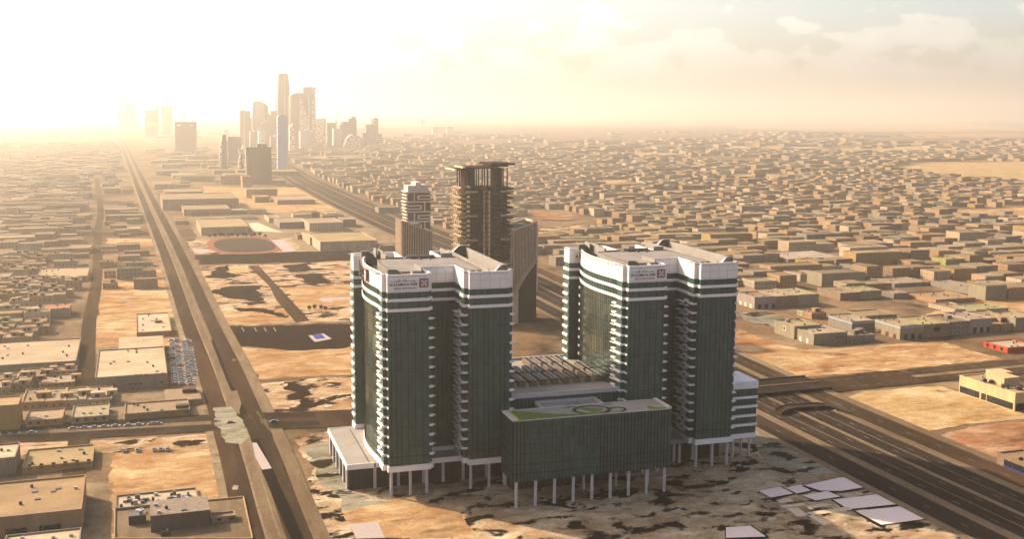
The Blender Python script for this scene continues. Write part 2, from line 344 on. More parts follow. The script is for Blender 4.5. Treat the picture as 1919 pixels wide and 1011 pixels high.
Z7, Z8, ZL, Z6, Z9 = ((0,580),2.3457), ((340,380),3.61), ((0,380),4.212), ((1380,460),3.56), ((1380,680),3.054)
# lots
gpoly('left_district_dirt', 'lot', [(175,600),(335,600),(345,650),(178,650)])
gpoly('left_sand_lot', 'lot', [(185,505),(320,505),(345,600),(180,600)])
gpoly('left_upper_lot', 'lot', [(200,447),(285,447),(292,462),(200,462)])
gpoly('car_park_ground', 'redlot', [(320,620),(355,620),(385,725),(310,728)])
gpoly('corner_sand_lot', 'lot', [(215,848),(400,838),(455,975),(470,1011),(175,1011),(195,940)])
gpoly('lower_left_yard', 'verge', [(130,905),(215,905),(205,1020),(120,1020)])
gpoly('row_yard', 'verge', [(0,738),(400,735),(400,792),(0,802)])
gpoly('south_verge', 'yard', [(0,832),(225,826),(412,812),(420,840),(205,850),(0,856)])
# centre: empty blocks between boulevard and highway
gpoly('north_block_dust', 'verge', [(352,395),(700,395),(740,470),(375,476)])
gpoly('bare_field', 'lot', [(378,350),(560,352),(640,395),(560,400),(400,396)])
gpoly('stadium_surround', 'yard', [(350,449),(545,447),(575,472),(360,478)])
gpoly('dark_field_strip', 'asphdark', [(362,478),(656,470),(700,490),(372,496)])
gpoly('centre_block_a', 'yard', [(372,500),(700,488),(700,545),(392,556)])
gpoly('centre_block_b', 'yard', [(392,556),(700,545),(720,600),(420,612)])
gpoly('centre_asphalt_lot', 'asphdark', [(425,614),(700,606),(700,640),(600,664),(520,655),(440,648)])
gpoly('centre_sand_lot', 'lot', [(445,652),(560,658),(700,650),(700,700),(482,712)])
gpoly('centre_red_lot', 'lot', [(412,588),(548,578),(560,606),(424,612)])
gpoly('corner_lot', 'slabtan', [(486,722),(532,716),(560,770),(510,772)])
gpoly('corner_lot_dirt', 'yard', [(486,720),(700,700),(700,772),(600,772),(510,775)])
gpoly('dark_patch', 'asphdark', Z(*Z8, (190,600),(330,565),(560,560),(520,600),(560,660),(500,672),(330,650)))
gpoly('dark_patch', 'asphdark', Z(*Z8, (215,440),(320,425),(330,480),(420,490),(300,520),(140,505),(200,490)))
gpoly('dark_patch', 'asphdark', Z(*Z8, (680,425),(830,416),(880,462),(735,470)))
gpoly('dark_patch', 'asphdark', Z(*Z8, (745,485),(930,480),(1040,548),(850,552)))
gpoly('dark_patch', 'asphdark', Z(*Z8, (350,712),(560,720),(730,770),(700,790),(560,745),(400,740)))
gpoly('dark_patch', 'asphdark', Z((300,600),2.46, (575,288),(655,284),(705,400),(640,410)))
gpoly('sand_patch', 'yellowlot', Z(*Z8, (318,432),(440,425),(465,475),(330,478)))
gpoly('sand_patch', 'lot', Z(*Z8, (270,745),(480,738),(740,795),(690,820),(310,830)))
gpoly('sand_patch', 'lot', Z(*Z8, (700,575),(1140,555),(1150,690),(780,715)))
gpoly('white_slab', 'slabpink', Z(*Z8, (930,648),(1145,640),(1150,655),(1030,658),(1020,672),(955,675)))
gpoly('side_street', 'asph2', Z(*Z8, (450,430),(520,425),(870,800),(775,815),(640,660),(600,570)))
gpoly('blue_court', 'slabpink', [(578,630),(606,626),(622,636),(590,642)])
gpoly('blue_court_surface', 'pool', [(585,629),(603,627),(610,635),(592,637)])
for x in (430, 495, 560, 345): 
    gpoly('parking_bay_line', 'paint', Z(*Z8, (x+60,848),(x+68,848),(x+82,874),(x+74,874)))
# stadium
def ellipse(u0, u1, v0, v1, n=40):
    a, b, c, d = gq(u0, (v0+v1)/2), gq(u1, (v0+v1)/2), gq((u0+u1)/2, v1), gq((u0+u1)/2, v0)
    cx, cy, rx, ry = (a[0]+b[0])/2, (c[1]+d[1])/2, abs(b[0]-a[0])/2, abs(d[1]-c[1])/2
    return [(cx+rx*math.copysign(abs(math.cos(t))**.75, math.cos(t)), cy+ry*math.copysign(abs(math.sin(t))**.75, math.sin(t))) for t in [2*math.pi*i/n for i in range(n)]]
place(st('running_track', MB().sheet(ellipse(388, 530, 444, 477), lev()), M['track']))
place(st('track_infield', MB().sheet(ellipse(401, 516, 447, 474), lev()), M['field']))
gpoly('stand_slab', 'slabpink', Z(*Z8, (605,252),(690,248),(780,330),(690,333)))
gpoly('stand_slab', 'slabpink', Z(*Z8, (75,312),(185,315),(195,338),(85,340)))
gpoly('stadium_car_park', 'slabtan', Z(*Z8, (455,140),(520,138),(620,180),(690,200),(480,195)))
# right-hand lots
gpoly('great_sand_lot', 'lot', Z(*Z6, (-60,555),(0,560),(300,668),(470,700),(800,680),(1370,645),(1790,765),(1500,790),(900,850),(380,888),(240,880),(-40,770)))
gpoly('sunlit_yellow_lot', 'yellowlot', Z(*Z9, (640,200),(720,170),(1160,135),(1660,300),(1660,330),(1320,355),(1080,398),(960,395),(800,320)))
gpoly('pink_earth_lot', 'redlot', Z(*Z9, (1100,430),(1330,370),(1660,330),(1700,560),(1500,560),(1390,570),(1200,520)))
gpoly('far_right_lot', 'lot', [(1690,600),(1850,560),(1960,560),(1960,590),(1780,606)])
gpoly('orange_field', 'yellowlot', Z((1440,200),3.61, (870,415),(1010,395),(1120,378),(1760,375),(1760,500),(1490,490),(1250,470)))
gpoly('pale_field', 'lot', Z((1440,200),3.61, (1270,705),(1730,680),(1760,735),(1350,740)))
gpoly('pale_field', 'lot', Z((1000,200),3.61, (830,575),(1190,568),(1210,590),(900,600)))
gpoly('pale_field', 'lot', Z((1000,200),3.61, (280,500),(620,500),(720,525),(600,545)))
gpoly('pale_field', 'yellowlot', Z((1000,200),3.61, (1340,470),(1500,455),(1661,462),(1661,482),(1420,485)))
gpoly('pale_field', 'redlot', Z((1000,200),3.61, (0,700),(330,745),(240,770),(0,760)))
gpoly('scrub_lot', 'sitegreen', Z(*Z6, (10,450),(200,440),(330,480),(250,550),(60,510)))
gpoly('stone_yard', 'yard', Z((1000,200),3.61, (30,830),(330,800),(420,840),(300,900),(60,900)))
# hospital site
gpoly('hospital_site', 'site', [(560,820),(640,805),(1400,795),(1430,800),(1650,905),(1840,1030),(620,1040)])
gpoly('hospital_yard', 'sitegreen', [(575,838),(620,828),(660,925),(760,955),(700,975),(640,960)])
gpoly('annex_yard', 'sitegreen', [(1400,812),(1440,812),(1600,895),(1480,885),(1430,860)])
gpoly('worn_yard', 'lot', [(640,960),(760,935),(860,960),(900,1011),(700,1011),(660,1000)])
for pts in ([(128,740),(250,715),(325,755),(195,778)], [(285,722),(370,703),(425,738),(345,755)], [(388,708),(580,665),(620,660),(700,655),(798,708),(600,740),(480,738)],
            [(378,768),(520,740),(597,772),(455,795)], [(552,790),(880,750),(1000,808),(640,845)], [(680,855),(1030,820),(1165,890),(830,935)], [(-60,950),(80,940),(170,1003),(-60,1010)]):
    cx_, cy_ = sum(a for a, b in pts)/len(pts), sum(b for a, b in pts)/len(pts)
    gpoly('slab_edge_soil', 'asphdark', Z(*Z9, *[(cx_+(a-cx_)*1.10+7, cy_+(b-cy_)*1.20+4) for a, b in pts])); gpoly('pale_slab', 'slabsite', Z(*Z9, *pts))  # dark rim painted under each slab as its edge shadow
for pts in ([(225,795),(300,780),(330,798),(255,812)], [(245,825),(380,808),(400,822),(270,838)], [(285,840),(350,835),(410,880),(350,890)], [(400,865),(640,830),(660,850),(440,880)], [(410,885),(440,878),(540,925),(500,938)], [(395,828),(500,812),(550,820),(420,845)]):
    gpoly('tan_slab', 'slabtan', Z(*Z9, *pts))
gpoly('red_court', 'redlot', Z(*Z9, (1060,820),(1100,812),(1230,885),(1180,905)))
gpoly('pale_slab', 'slabpink', [(655,985),(708,981),(722,1011),(668,1012)])
# main roads
B_AX = smooth([(30.5,250),(30.5,386),(31.5,483),(31,640),(28,813),(22.6,1230),(6.8,2003),(-16,3178),(-56,5180),(-150,9000)])
ribbon('boulevard_road', 'asph2', B_AX, -2, 30)
ribbon('boulevard_shoulder', 'median', B_AX, 24, 30)
ribbon('boulevard_median', 'median', B_AX, 8.5, 15)
ribbon('boulevard_kerb_strip', 'verge', B_AX, 8.0, 8.9); ribbon('boulevard_kerb_strip', 'verge', B_AX, 12.8, 13.4)
ribbon('boulevard_edge_strip', 'verge', B_AX, -5, -1.5)
ribbon('avenue', 'asph2', smooth([(-29,250),(-29,520),(-31,660),(-35,830),(-36,1047),(-45,1412),(-52,1800),(-80,2600)]), -4.5, 4.5)
C_AX = [(-700,640),(-300,580),(-65,543),(30,533),(80,524),(180,508),(300,505),(420,508),(560,512),(760,530),(1200,600)]
cross('cross_road', 'asph2', C_AX, -15, 15)
cross('cross_road_carriageway', 'asph', C_AX[:5], 3.5, 12.5); cross('cross_road_carriageway', 'asph', C_AX[:5], -12.5, -3.5)
cross('cross_road_median', 'median', C_AX[:4], -3, 3); cross('cross_road_median', 'median', C_AX[7:], -2.5, 2.5)
H_AX = smooth([(314,150),(312,250),(312,370),(314,500),(320,640),(326,820),(332,1000),(330,1320),(330,1660),(335,2000),(350,2500),(390,3300)])
ribbon('highway_bed', 'median', H_AX, -38, 42)
ribbon('highway_service_road', 'asph', H_AX, -34, -22); ribbon('highway_road', 'asph', H_AX, -17, -1)
ribbon('highway_median', 'median', H_AX, -22, -17); ribbon('highway_road', 'asph', H_AX, 1.5, 18); ribbon('highway_divider', 'median', H_AX, -1, 1.5)
ribbon('highway_median', 'median', H_AX, 18, 22); ribbon('highway_service_road', 'asph2', H_AX, 23, 36)
ribbon('road_line', 'paint', H_AX, 9.6, 9.9); ribbon('road_line', 'paint', H_AX, -9.3, -9.0); ribbon('road_line', 'paint', H_AX, 1.0, 1.35)
# dark underpass trench of the boulevard and its concrete apron
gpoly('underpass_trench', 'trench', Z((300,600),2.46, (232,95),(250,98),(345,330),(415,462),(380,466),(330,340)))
gpoly('underpass_apron', 'median', Z((300,600),2.46, (318,335),(355,330),(375,390),(365,425),(335,380)))
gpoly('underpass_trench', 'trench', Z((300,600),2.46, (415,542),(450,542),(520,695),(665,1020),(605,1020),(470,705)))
gpoly('underpass_slab', 'slabpink', Z((300,600),2.46, (425,572),(445,572),(515,690),(470,697),(440,640)))
gpoly('junction_patch', 'sitegreen', Z((300,600),2.46, (245,410),(330,405),(385,470),(415,545),(375,580),(300,570),(265,500)))
gpoly('junction_centre', 'asph2', Z((300,600),2.46, (380,440),(480,440),(520,540),(420,560)))
for x0, x1, y in ((1390,1560,700),(1100,1250,707),(1600,1750,695)): pass
rr = random.Random(3)
mb = MB()
for i in range(60):                                        # lane dashes on the cross road and boulevard
    q0 = 370+i*9; pp = 508+(q0-420)*.03
    if q0 < 560: mb.sheet([(q0,pp+7.6),(q0+4,pp+7.6),(q0+4,pp+7.9),(q0,pp+7.9)], .5); mb.sheet([(q0,pp-7.9),(q0+4,pp-7.9),(q0+4,pp-7.6),(q0,pp-7.6)], .5)
for o in (-28.2, -14.4, -3.6, 6, 13.4, 29.5):
    for i in range(4, 30):
        (qa, pa), (qb, pb) = H_AX[i], H_AX[i+1]
        for k in range(int((pb-pa)/11)):
            f = k*11/(pb-pa); x = qa+(qb-qa)*f+o; y = pa+k*11; mb.sheet([(x-.13,y),(x+.13,y),(x+.13,y+4),(x-.13,y+4)], .46)
place(st('lane_dashes', mb, M['paint']))
# tyre-polished and patched areas on the highway and boulevard surfaces
for k in range(46):
    ax = H_AX if k % 3 else B_AX; i = rr.randrange(3, 30); q0, p0 = ax[i]; p0 += rr.uniform(-20, 20)
    o = rr.choice((-30,-27,-12,-6,5,13,27,32)) if ax is H_AX else rr.choice((2,5,18,22)); w_ = rr.uniform(.8, 1.7); l_ = rr.uniform(3, 9)
    if rr.random() < .5: w_, l_ = 1.5, 3.2
    place(st('road_patch', MB().sheet([(q0+o-w_,p0-l_*.6),(q0+o+w_*.4,p0-l_),(q0+o+w_,p0+l_*.5),(q0+o-w_*.3,p0+l_)], .2+.004*k), M[rr.choice(('paint','median','asphdark'))]))
# low ridge and the plain rising at the right-hand horizon
for i, pts in enumerate((Z((1440,200),3.61,(-300,110),(900,95),(1760,140),(1760,165),(700,170),(-200,150)), Z((1000,200),3.61,(-400,80),(1000,95),(1600,120),(900,140),(-300,130)), Z((1440,200),3.61,(300,290),(1200,262),(1760,265),(1760,300),(900,320)), Z((1000,200),3.61,(300,300),(900,290),(1300,310),(700,335)),
        Z((1440,200),3.61,(-400,270),(200,262),(400,280),(-100,300)), Z((1440,200),3.61,(900,185),(1760,180),(1760,205),(1000,212)))): gpoly('far_sand_plain', 'lot' if i % 2 else 'yellowlot', pts)
mb = MB(); n = 60
for i in range(n):
    q0, q1 = 3000+i*400, 3400+i*400
    h = lambda q: max(2, 60*math.sin((q-3000)/24000*math.pi)*(.7+.3*math.sin(q/1300)+.2*math.sin(q/520)))
    mb.add([(q0,30000,-5),(q1,30000,-5),(q1,31500,h(q1)),(q0,31500,h(q0)),(q0,34000,h(q0)*.9),(q1,34000,h(q1)*.9)], [(0,1,2,3),(3,2,5,4)])
place(st('far_ridge', mb, M['ground']))
# ================================================================== hospital
rnd = random.Random(11)
def hthing(name, q, p, label, cat, group=None, z=0): return thing(name, q, p, label, cat, group, HGR, z)
LEFTCURVE = [(0.5,8.5),(0.0,13),(-.8,20),(-1.3,27),(-1.35,34),(-.8,41),(.3,48),(1.7,54),(3.2,59.5)]
PLAN = ([(1.6,0),(17.6,0),(17.6,1.6),(19,1.6),(19,7),(18.2,7),(18.2,20.5),(33.2,20.5),(33.2,7.5),(32.4,7.5),(32.4,3.0),(34,3.0),(34,0),(50.4,0),(50.4,1.6),(51.8,1.6),(51.8,67.5),
         (34,67.5),(34,47),(18,47),(18,68.5),(-1.2,68.5),(-1.2,62),(3.6,62),(3.6,59.5)] + LEFTCURVE[::-1][1:] + [(.5,8.5),(0,8.5),(0,3.0),(1.6,3.0)])
Z0, ZC, ZT = 12.6, 81.5, 88.4
BAL = [75.2-3.87*k for k in range(1, 16)]
def wall_run(mb, x0, x1, y, z0, z1, sx, sz, m=0, wd=.18, dens=1.0, proud=.06, face='y', seed=0):
    """bronze joints of a panelled front: mostly broken lines, a few running the full storey"""
    r = random.Random(seed); x = x0+sx*.6
    while x < x1-.4:
        z = z0
        while z < z1-1:
            h = r.choice((3.9, 7.8, 7.8, 11.7)); h = min(h, z1-z)
            if r.random() < dens:
                if face == 'y': mb.box(x-wd/2, x+wd/2, y-proud, y+.03, z+.15, z+h-.15, m)
                else: mb.box(y-proud, y+.03, x-wd/2, x+wd/2, z+.15, z+h-.15, m)
            z += h
        x += sx*r.choice((1, 1, 1.5))
    z = z0+sz
    while z < z1-1:
        a = x0+r.uniform(.2, 2)
        while a < x1-1:
            b = min(a+r.uniform(2, 7), x1-.3)
            if r.random() < dens*.7:
                if face == 'y': mb.box(a, b, y-proud*.8, y+.03, z-wd*.4, z+wd*.4, m)
                else: mb.box(y-proud*.8, y+.03, a, b, z-wd*.4, z+wd*.4, m)
            a = b+r.uniform(.5, 3)
        z += sz
def text_mesh(name, s, size, mat, parent, x, y, z, depth=.12, width=None, rot=None, align='LEFT', font=None, bold=0.0):
    c = bpy.data.curves.new(name, 'FONT'); c.body = s; c.size = size; c.extrude = depth; c.align_x = align; c.offset = bold; c.resolution_u = 2
    o = bpy.data.objects.new(name, c); COL.objects.link(o)
    bpy.context.view_layer.update()
    me = bpy.data.meshes.new_from_object(o.evaluated_get(bpy.context.evaluated_depsgraph_get())); bpy.data.objects.remove(o)
    xs = [v.co.x for v in me.vertices] or [0, 1]
    k = (width/(max(xs)-min(xs))) if width else 1; x0 = min(xs)
    for v in me.vertices: v.co = Vector(((v.co.x-x0)*k, -v.co.z, v.co.y))
    me.materials.clear(); me.materials.append(mat)
    o = bpy.data.objects.new(name, me); COL.objects.link(o); o.parent = parent; o.location = (x, y, z)
    if rot is not None: o.rotation_euler = (0, 0, rot)
    return o
def logo(parent, x, y, z, s, rot=0.0):
    """red square with a white four-petalled cross whose petals are notched like an X"""
    h = s/2; r = .14*s
    pts = []
    for cx, cz, a0 in ((h-r,h-r,0),(-h+r,h-r,90),(-h+r,-h+r,180),(h-r,-h+r,270)):
        for k in range(4): a = math.radians(a0+k*30); pts.append((cx+r*math.cos(a), cz+r*math.sin(a)))
    b = MB().xz(pts, -.35, 0).build('logo_plate', M['red'], parent); b.location = (x, y, z); b.rotation_euler = (0, 0, rot)
    e = MB().xz([(px*1.07, pz*1.07) for px, pz in pts], -.25, .02).build('logo_frame', M['letter'], b)
    m = MB()
    for k in range(4):
        a = math.radians(45+90*k); ca, sa = math.cos(a), math.sin(a)
        petal = [(-.02,-.08),(.16,-.10),(.36,-.19),(.50,-.15),(.44,0),(.50,.15),(.36,.19),(.16,.10),(-.02,.08)]
        m.xz([((px*ca-pz*sa)*s, (px*sa+pz*ca)*s) for px, pz in petal], -.42-.004*k, -.3)
    m.build('logo_cross', M['signwhite'], b)
    return b
def bulkhead(name, parent, x0, x1, y0, y1, z0, h, curved=True, mirror=False):
    """roof-end screen wall: flat top that sweeps down on one side"""
    if curved:
        L = x1-x0; pts = [(0,0),(0,h),(.28*L,h)]
        for k in range(1, 9): t = k/8; pts.append(((.28+.72*t)*L, h*(1-.78*(t*t*(3-2*t)))))
        pts.append((L, 0))
        if mirror: pts = [(L-a, b) for a, b in pts]
    else: pts = [(0,0),(0,h),(x1-x0,h),(x1-x0,0)]
    m = MB().xz([(x0+a, z0+b) for a, b in pts], y0, y1)
    o = m.build(name, M['bulk'], parent)
    n = len(pts); c = MB()
    for i in range(1, n-2):
        (a, b), (a2, b2) = pts[i], pts[i+1]
        c.add([(x0+a,y0-.12,z0+b+.02),(x0+a2,y0-.12,z0+b2+.02),(x0+a2,y1+.12,z0+b2+.02),(x0+a,y1+.12,z0+b+.02),(x0+a,y0-.12,z0+b+.3),(x0+a2,y0-.12,z0+b2+.3),(x0+a2,y1+.12,z0+b2+.3),(x0+a,y1+.12,z0+b+.3)],
              [(4,5,6,7),(0,1,5,4),(1,2,6,5),(2,3,7,6),(3,0,4,7),(3,2,1,0)])
    c.build('capping', M['metalcap'], o)
    return o
SH = {}
def shared(key, make):
    if key not in SH: SH[key] = make().data; bpy.data.objects.remove([o for o in COL.objects if o.data is SH[key]][0])
    return SH[key]
def tower(q, p, label, which):
    t = hthing('hospital_tower', q, p, label, 'hospital tower')
    gl = MB().prism(PLAN, Z0, ZC+1, 0, top=False, bottom=True)
    o = gl.build('glass_wall', [M['glass']], t)
    # reflective curtain wall on the curved side, a skin just proud of the wall
    c = MB(); cur = LEFTCURVE
    for i in range(len(cur)-1):
        (x0,y0),(x1,y1) = cur[i], cur[i+1]; nx = Vector((y0-y1, x1-x0)).normalized(); ox, oy = nx.x*.05, nx.y*.05
        c.add([(x0+ox,y0+oy,Z0+.6),(x1+ox,y1+oy,Z0+.6),(x1+ox,y1+oy,73.9),(x0+ox,y0+oy,73.9),(x0+.2,y0,Z0+.6),(x1+.2,y1,Z0+.6),(x1+.2,y1,73.9),(x0+.2,y0,73.9)], [(3,2,1,0),(2,3,7,6),(0,1,5,4)])
    c.build('curtain_wall', M['glassc'], t)
    m = MB()                                               # storey joints and mullions of the curtain wall
    for i in range(len(cur)-1):
        (x0,y0),(x1,y1) = cur[i], cur[i+1]
        for k in range(9):
            z = Z0+3.5+k*7.74
            if z < 73: m.add([(x0-.12,y0,z),(x1-.12,y1,z),(x1-.12,y1,z+.14),(x0-.12,y0,z+.14),(x0+.1,y0,z),(x1+.1,y1,z),(x1+.1,y1,z+.14),(x0+.1,y0,z+.14)], [(3,2,1,0),(2,3,7,6),(0,1,5,4)])
        for k in range(4):
            f = k/4; x, y = x0+(x1-x0)*f, y0+(y1-y0)*f; m.box(x-.13, x+.1, y-.05, y+.05, Z0+.6, 81.4)
    m.build('curtain_mullions', M['line'], t)
    m = MB()
    wall_run(m, 1.6, 17.6, 0, Z0, 73.8, 1.9, 7.74, seed=which*10+1); wall_run(m, 34, 50.4, 0, Z0, 73.8, 1.9, 7.74, seed=which*10+2)
    wall_run(m, 18.2, 33.2, 20.5, Z0, 73.8, 1.9, 7.74, seed=which*10+3, dens=.7)
    for x0, x1, y in ((1.6,17.6,0),(34,50.4,0),(18.2,33.2,20.5)):
        for za, zb in ((75.3,77.8),(79.2,81.4)):
            k = x0+2
            while k < x1: m.box(k-.07, k+.07, y-.06, y+.03, za, zb); k += 2.6
        m.box(x0+.2, x1-.2, y-.07, y+.03, Z0+3.6, Z0+3.85)
    for y in [6+1.5*i for i in range(39)]: m.box(51.75, 51.9, y-.06, y+.06, Z0, 81.4)
    m.build('wall_joints', M['line'], t)
    # white crown, bands, base beam
    cr = MB().ring(PLAN, ZC, ZT, .5, out=.12).build('white_crown', M['white'], t)
    m = MB()
    for x0, x1, y in ((1.7,17.5,-.12),(34.1,50.3,-.12),(18.3,33.1,20.38)):
        m.box(x0, x1, y-.02, y+.02, 85.0, 85.06); m.box(x0, x1, y-.02, y+.02, 82.0, 82.06)
        for k in (1, 2, 3): m.box(x0+(x1-x0)*k/4-.03, x0+(x1-x0)*k/4+.03, y-.018, y+.02, ZC+.1, ZT-1)
        k = x0+.5
        while k < x1-.8: L = rnd.uniform(.4, 1.1); m.box(k, k+L, y-.03, y+.02, 87.45, 87.62); k += L+rnd.uniform(.3, .7)
    m.build('panel_joints', M['soffit'], cr)
    for z0, z1 in ((77.9,79.1),(74.0,75.2)): MB().ring(PLAN, z0, z1, .05, out=.42).build('white_band', M['white'], t)
    bm_ = MB().ring(PLAN, 10.5, 12.75, .4, out=.55).build('base_beam', M['white'], t)
    MB().prism(offset(PLAN[::-1] if sum(PLAN[i][0]*PLAN[(i+1)%len(PLAN)][1]-PLAN[(i+1)%len(PLAN)][0]*PLAN[i][1] for i in range(len(PLAN))) < 0 else PLAN, .2), 10.7, 12.5).build('soffit', M['soffit'], t)
    # corner balconies, one ledge to a storey
    def ledge_left():                                      # front-left corner: stepped slab with an upstand and a thin shelf behind
        return MB().box(-.8,0,3.0,8.6,.2,1.05).box(-.8,1.6,2.5,3.0,.2,1.0).box(-.65,.3,8.6,12.4,1.0,1.75).box(-.8,.2,8.6,13.5,-.1,.05).box(1.2,1.6,-.1,2.5,.3,.9).build('balcony', M['white'])
    def ledge_back(): return MB().box(-.7,2.6,0,6.2,0,1.1).build('balcony', M['white'])
    def ledge_right(): return MB().box(0,1.6,-.25,1.6,.25,.95).add([(1.4,1.6,.15),(3.1,1.6,.15),(1.4,4.6,.15),(1.4,1.6,.7),(2.9,1.6,.4),(1.4,4.6,.7)], [(3,4,5),(2,1,0),(0,1,4,3),(1,2,5,4),(2,0,3,5)]).build('balcony', M['white'])
    def ledge_inner(): return MB().box(-.8,0,-4.4,0,.2,1.05).box(-.8,1.7,-4.8,-4.4,.2,1.0).box(-.65,.6,0,3.2,.9,1.7).box(-1.5,.5,-1.0,6.0,-.9,-.65).box(-1.2,.7,3.2,9.5,.1,.35).build('balcony', M['white'])
    for z in BAL:
        for key, mk, x, y in (('l',ledge_left,0,0),('b',ledge_back,-1.2,62.2),('r',ledge_right,17.6,0),('i',ledge_inner,32.4,7.5),('r',ledge_right,50.4,0)):
            b = bpy.data.objects.new('balcony', shared(key, mk)); COL.objects.link(b); b.parent = t; b.location = (x, y, z-1.1)
        b = bpy.data.objects.new('balcony', shared('s', lambda: MB().box(-.5,.1,0,3.4,0,1.0).build('balcony', M['white']))); COL.objects.link(b); b.parent = t; b.location = (2.9, 55.6, z-1.1)
    # roof: main slab, lower terraces, upstands and end screens
    r = MB().prism([(6.2,7),(5.2,22),(5.0,34),(6.3,47),(18.3,46.6),(33.8,46.6),(38.5,46.6),(38.5,66.9),(40.2,66.9),(40.2,4.6),(34.5,4.6),(34.5,.6),(50,.6),(50,.62),(34.4,.64),(34.4,8),(33.7,20.9),(17.8,20.9),(17.8,7)], 84.2, 88.25).build('roof', M['deck'], t)
    bpy.data.objects.remove(r)
    slab = [(6.2,7),(5.2,22),(5.0,34),(6.3,46.4),(40.2,46.4),(40.2,4.2),(34.6,4.2),(34.0,21.1),(17.6,21.1),(17.6,7)]
    r = MB().prism(slab, 84.5, 88.2).build('roof', M['deck'], t)
    m = MB().ring([(5.0,34),(6.3,46.4),(6.3,46.5),(4.9,34.1)][:0] or slab, 88.2, 88.45, .35); m.build('roof_kerb', M['bulk'], r)
    MB().prism(offset(PLAN[::-1], .45) if sum(PLAN[i][0]*PLAN[(i+1)%len(PLAN)][1]-PLAN[(i+1)%len(PLAN)][0]*PLAN[i][1] for i in range(len(PLAN))) < 0 else offset(PLAN, .45), 83.6, 84.3).build('terrace', M['deck'], t)
    u = MB()                                               # upstand walls and the sunk slot at the back of the slab
    u.box(8.6,9.1,62,67.9,84.3,90.6).box(10.4,10.9,55,67.9,84.3,90.2).box(10.9,17.5,46.6,47.2,84.3,88.9)
    u.box(41.8,42.3,1.2,66.8,84.3,88.9).box(49.6,50.3,6,66.8,84.3,89.9).box(16.4,16.9,7.4,20.2,88.2,89.6).box(38.4,38.9,47,66.8,84.3,89.8)
    u.box(10,11,47.3,55,84.3,89.6).box(18.6,31,46.0,46.5,88.2,89.5).box(33.9,38.3,46.6,47.2,84.3,89.9).box(11.5,11.9,1,4.6,86,88.9).box(37.2,37.6,.8,4.1,85.4,88.3)
    u.build('roof_upstands', M['deck2'], t)
    s = MB().box(20,31,44.2,44.5,88.21,88.9).box(23.6,23.9,40,44.2,88.3,88.8).box(27.6,27.9,40,44.2,88.3,88.8).box(1.9,5.0,36,62,84.31,84.9); s.build('roof_ducts', M['soffit'], t)
    bulkhead('end_screen', t, 2.2, 11.4, 2.6, 3.6, 84.3, 5.6); bulkhead('end_screen', t, 1.6, 10.2, 57.2, 58.4, 84.3, 6.0)
    bulkhead('end_screen', t, 42.6, 50.4, 3.2, 4.4, 84.3, 5.7, mirror=True); bulkhead('end_screen', t, 40.6, 50.4, 64.2, 65.6, 84.3, 6.3, mirror=True)
    ks = []; k = MB()                                      # window-cleaning rail and its brackets round the crown
    for i in range(len(cur)-1):
        (x0,y0),(x1,y1) = cur[i], cur[i+1]; n_ = max(1, int((y1-y0)/2.6))
        for j in range(n_):
            f = (j+.3)/n_; x, y = x0+(x1-x0)*f, y0+(y1-y0)*f; k.box(x-1.0, x+.1, y-.35, y+.35, 88.0, 88.25)
        k.add([(x0-.85,y0,87.5),(x1-.85,y1,87.5),(x1-.7,y1,87.5),(x0-.7,y0,87.5),(x0-.85,y0,87.62),(x1-.85,y1,87.62),(x1-.7,y1,87.62),(x0-.7,y0,87.62)], [(0,3,2,1),(4,5,6,7),(0,1,5,4),(2,3,7,6)])
    for x, y in ((-.9,3.5),(-.9,6),(17.6,1),(19,3),(33,2.5),(32.0,5),(51.8,.8),(52,4),(-2,64),(-2,67.5),(31.8,10),(33,-.3)):
        k.box(x-.9, x+1.0, y-.12, y+.12, 88.2, 88.42); k.box(x-.2, x+.1, y-.9, y+.9, 88.45, 88.6)
    k.build('cleaning_rail', M['metalcap'], t)
    for x in (2.6, 10.2, 16.8, 34.9, 42.5, 49.6):          # slender front columns
        if which and x < 3: pass
        cc = MB().cyl(0, 0, 0, 10.6, .62, n=14).box(-.75,.75,-.75,.75,10.2,10.55).build('column', M['column'], t); cc.location = (x, 1.4, 0)
    # sign band
    sg = MB().box(2.0, 13.8, -.2, -.1, 82.3, 87.1).build('sign_panel', M['white'], t)
    text_mesh('letters', 'DR SULAIMAN AL HABIB', 1.55, M['letter'], sg, 2.3, -.22, 84.05, .06, 10.8, bold=.02)
    text_mesh('letters', 'MEDICAL GROUP HOSPITALS', .95, M['letter'], sg, 4.2, -.22, 82.75, .05, 8.6, bold=.01)
    ar = MB(); rr_ = random.Random(5); x = 2.6                     # cursive line above, read as strokes, dots and tall letters
    while x < 12.6:
        w_ = rr_.uniform(.45, 1.1); tall = rr_.random() < .35
        ar.box(x, x+w_, -.28, -.2, 85.75, 85.92)
        if tall: ar.box(x+w_-.16, x+w_, -.28, -.2, 85.92, 86.7)
        if rr_.random() < .6: ar.box(x+w_*.4, x+w_*.4+.18, -.28, -.2, 86.2 if rr_.random() < .5 else 85.4, 86.38 if tall else 85.6)
        x += w_+rr_.choice((0, .12, .3))
    ar.build('letters', M['letter'], sg)
    logo(t, 15.7, -.25, 84.9, 3.3)
    if not which:                                          # the left tower also has its sign on the curved crown
        s2 = MB()
        for a, z in ((30, 86.4),(30, 84.4),(30, 82.4)): pass
        g2 = MB(); rr_ = random.Random(8)
        for z, hh in ((85.7,1.3),(83.9,1.5),(82.4,.8)):
            y = 31.0
            while y < 57:
                x = -1.75 if y < 40 else -1.75+(y-40)*.16
                L = rr_.uniform(.7, 1.5); g2.box(x-.6, x+.35, y, y+L*.55, z, z+hh*rr_.uniform(.6, 1)); g2.box(x-.6, x+.3, y, y+L, z, z+.3); y += L+rr_.uniform(.25, .5)
        g2.build('letters', M['letter'], t)
        lg = logo(t, -2.0, 26.5, 84.9, 4.6, rot=-math.pi/2)
    return t
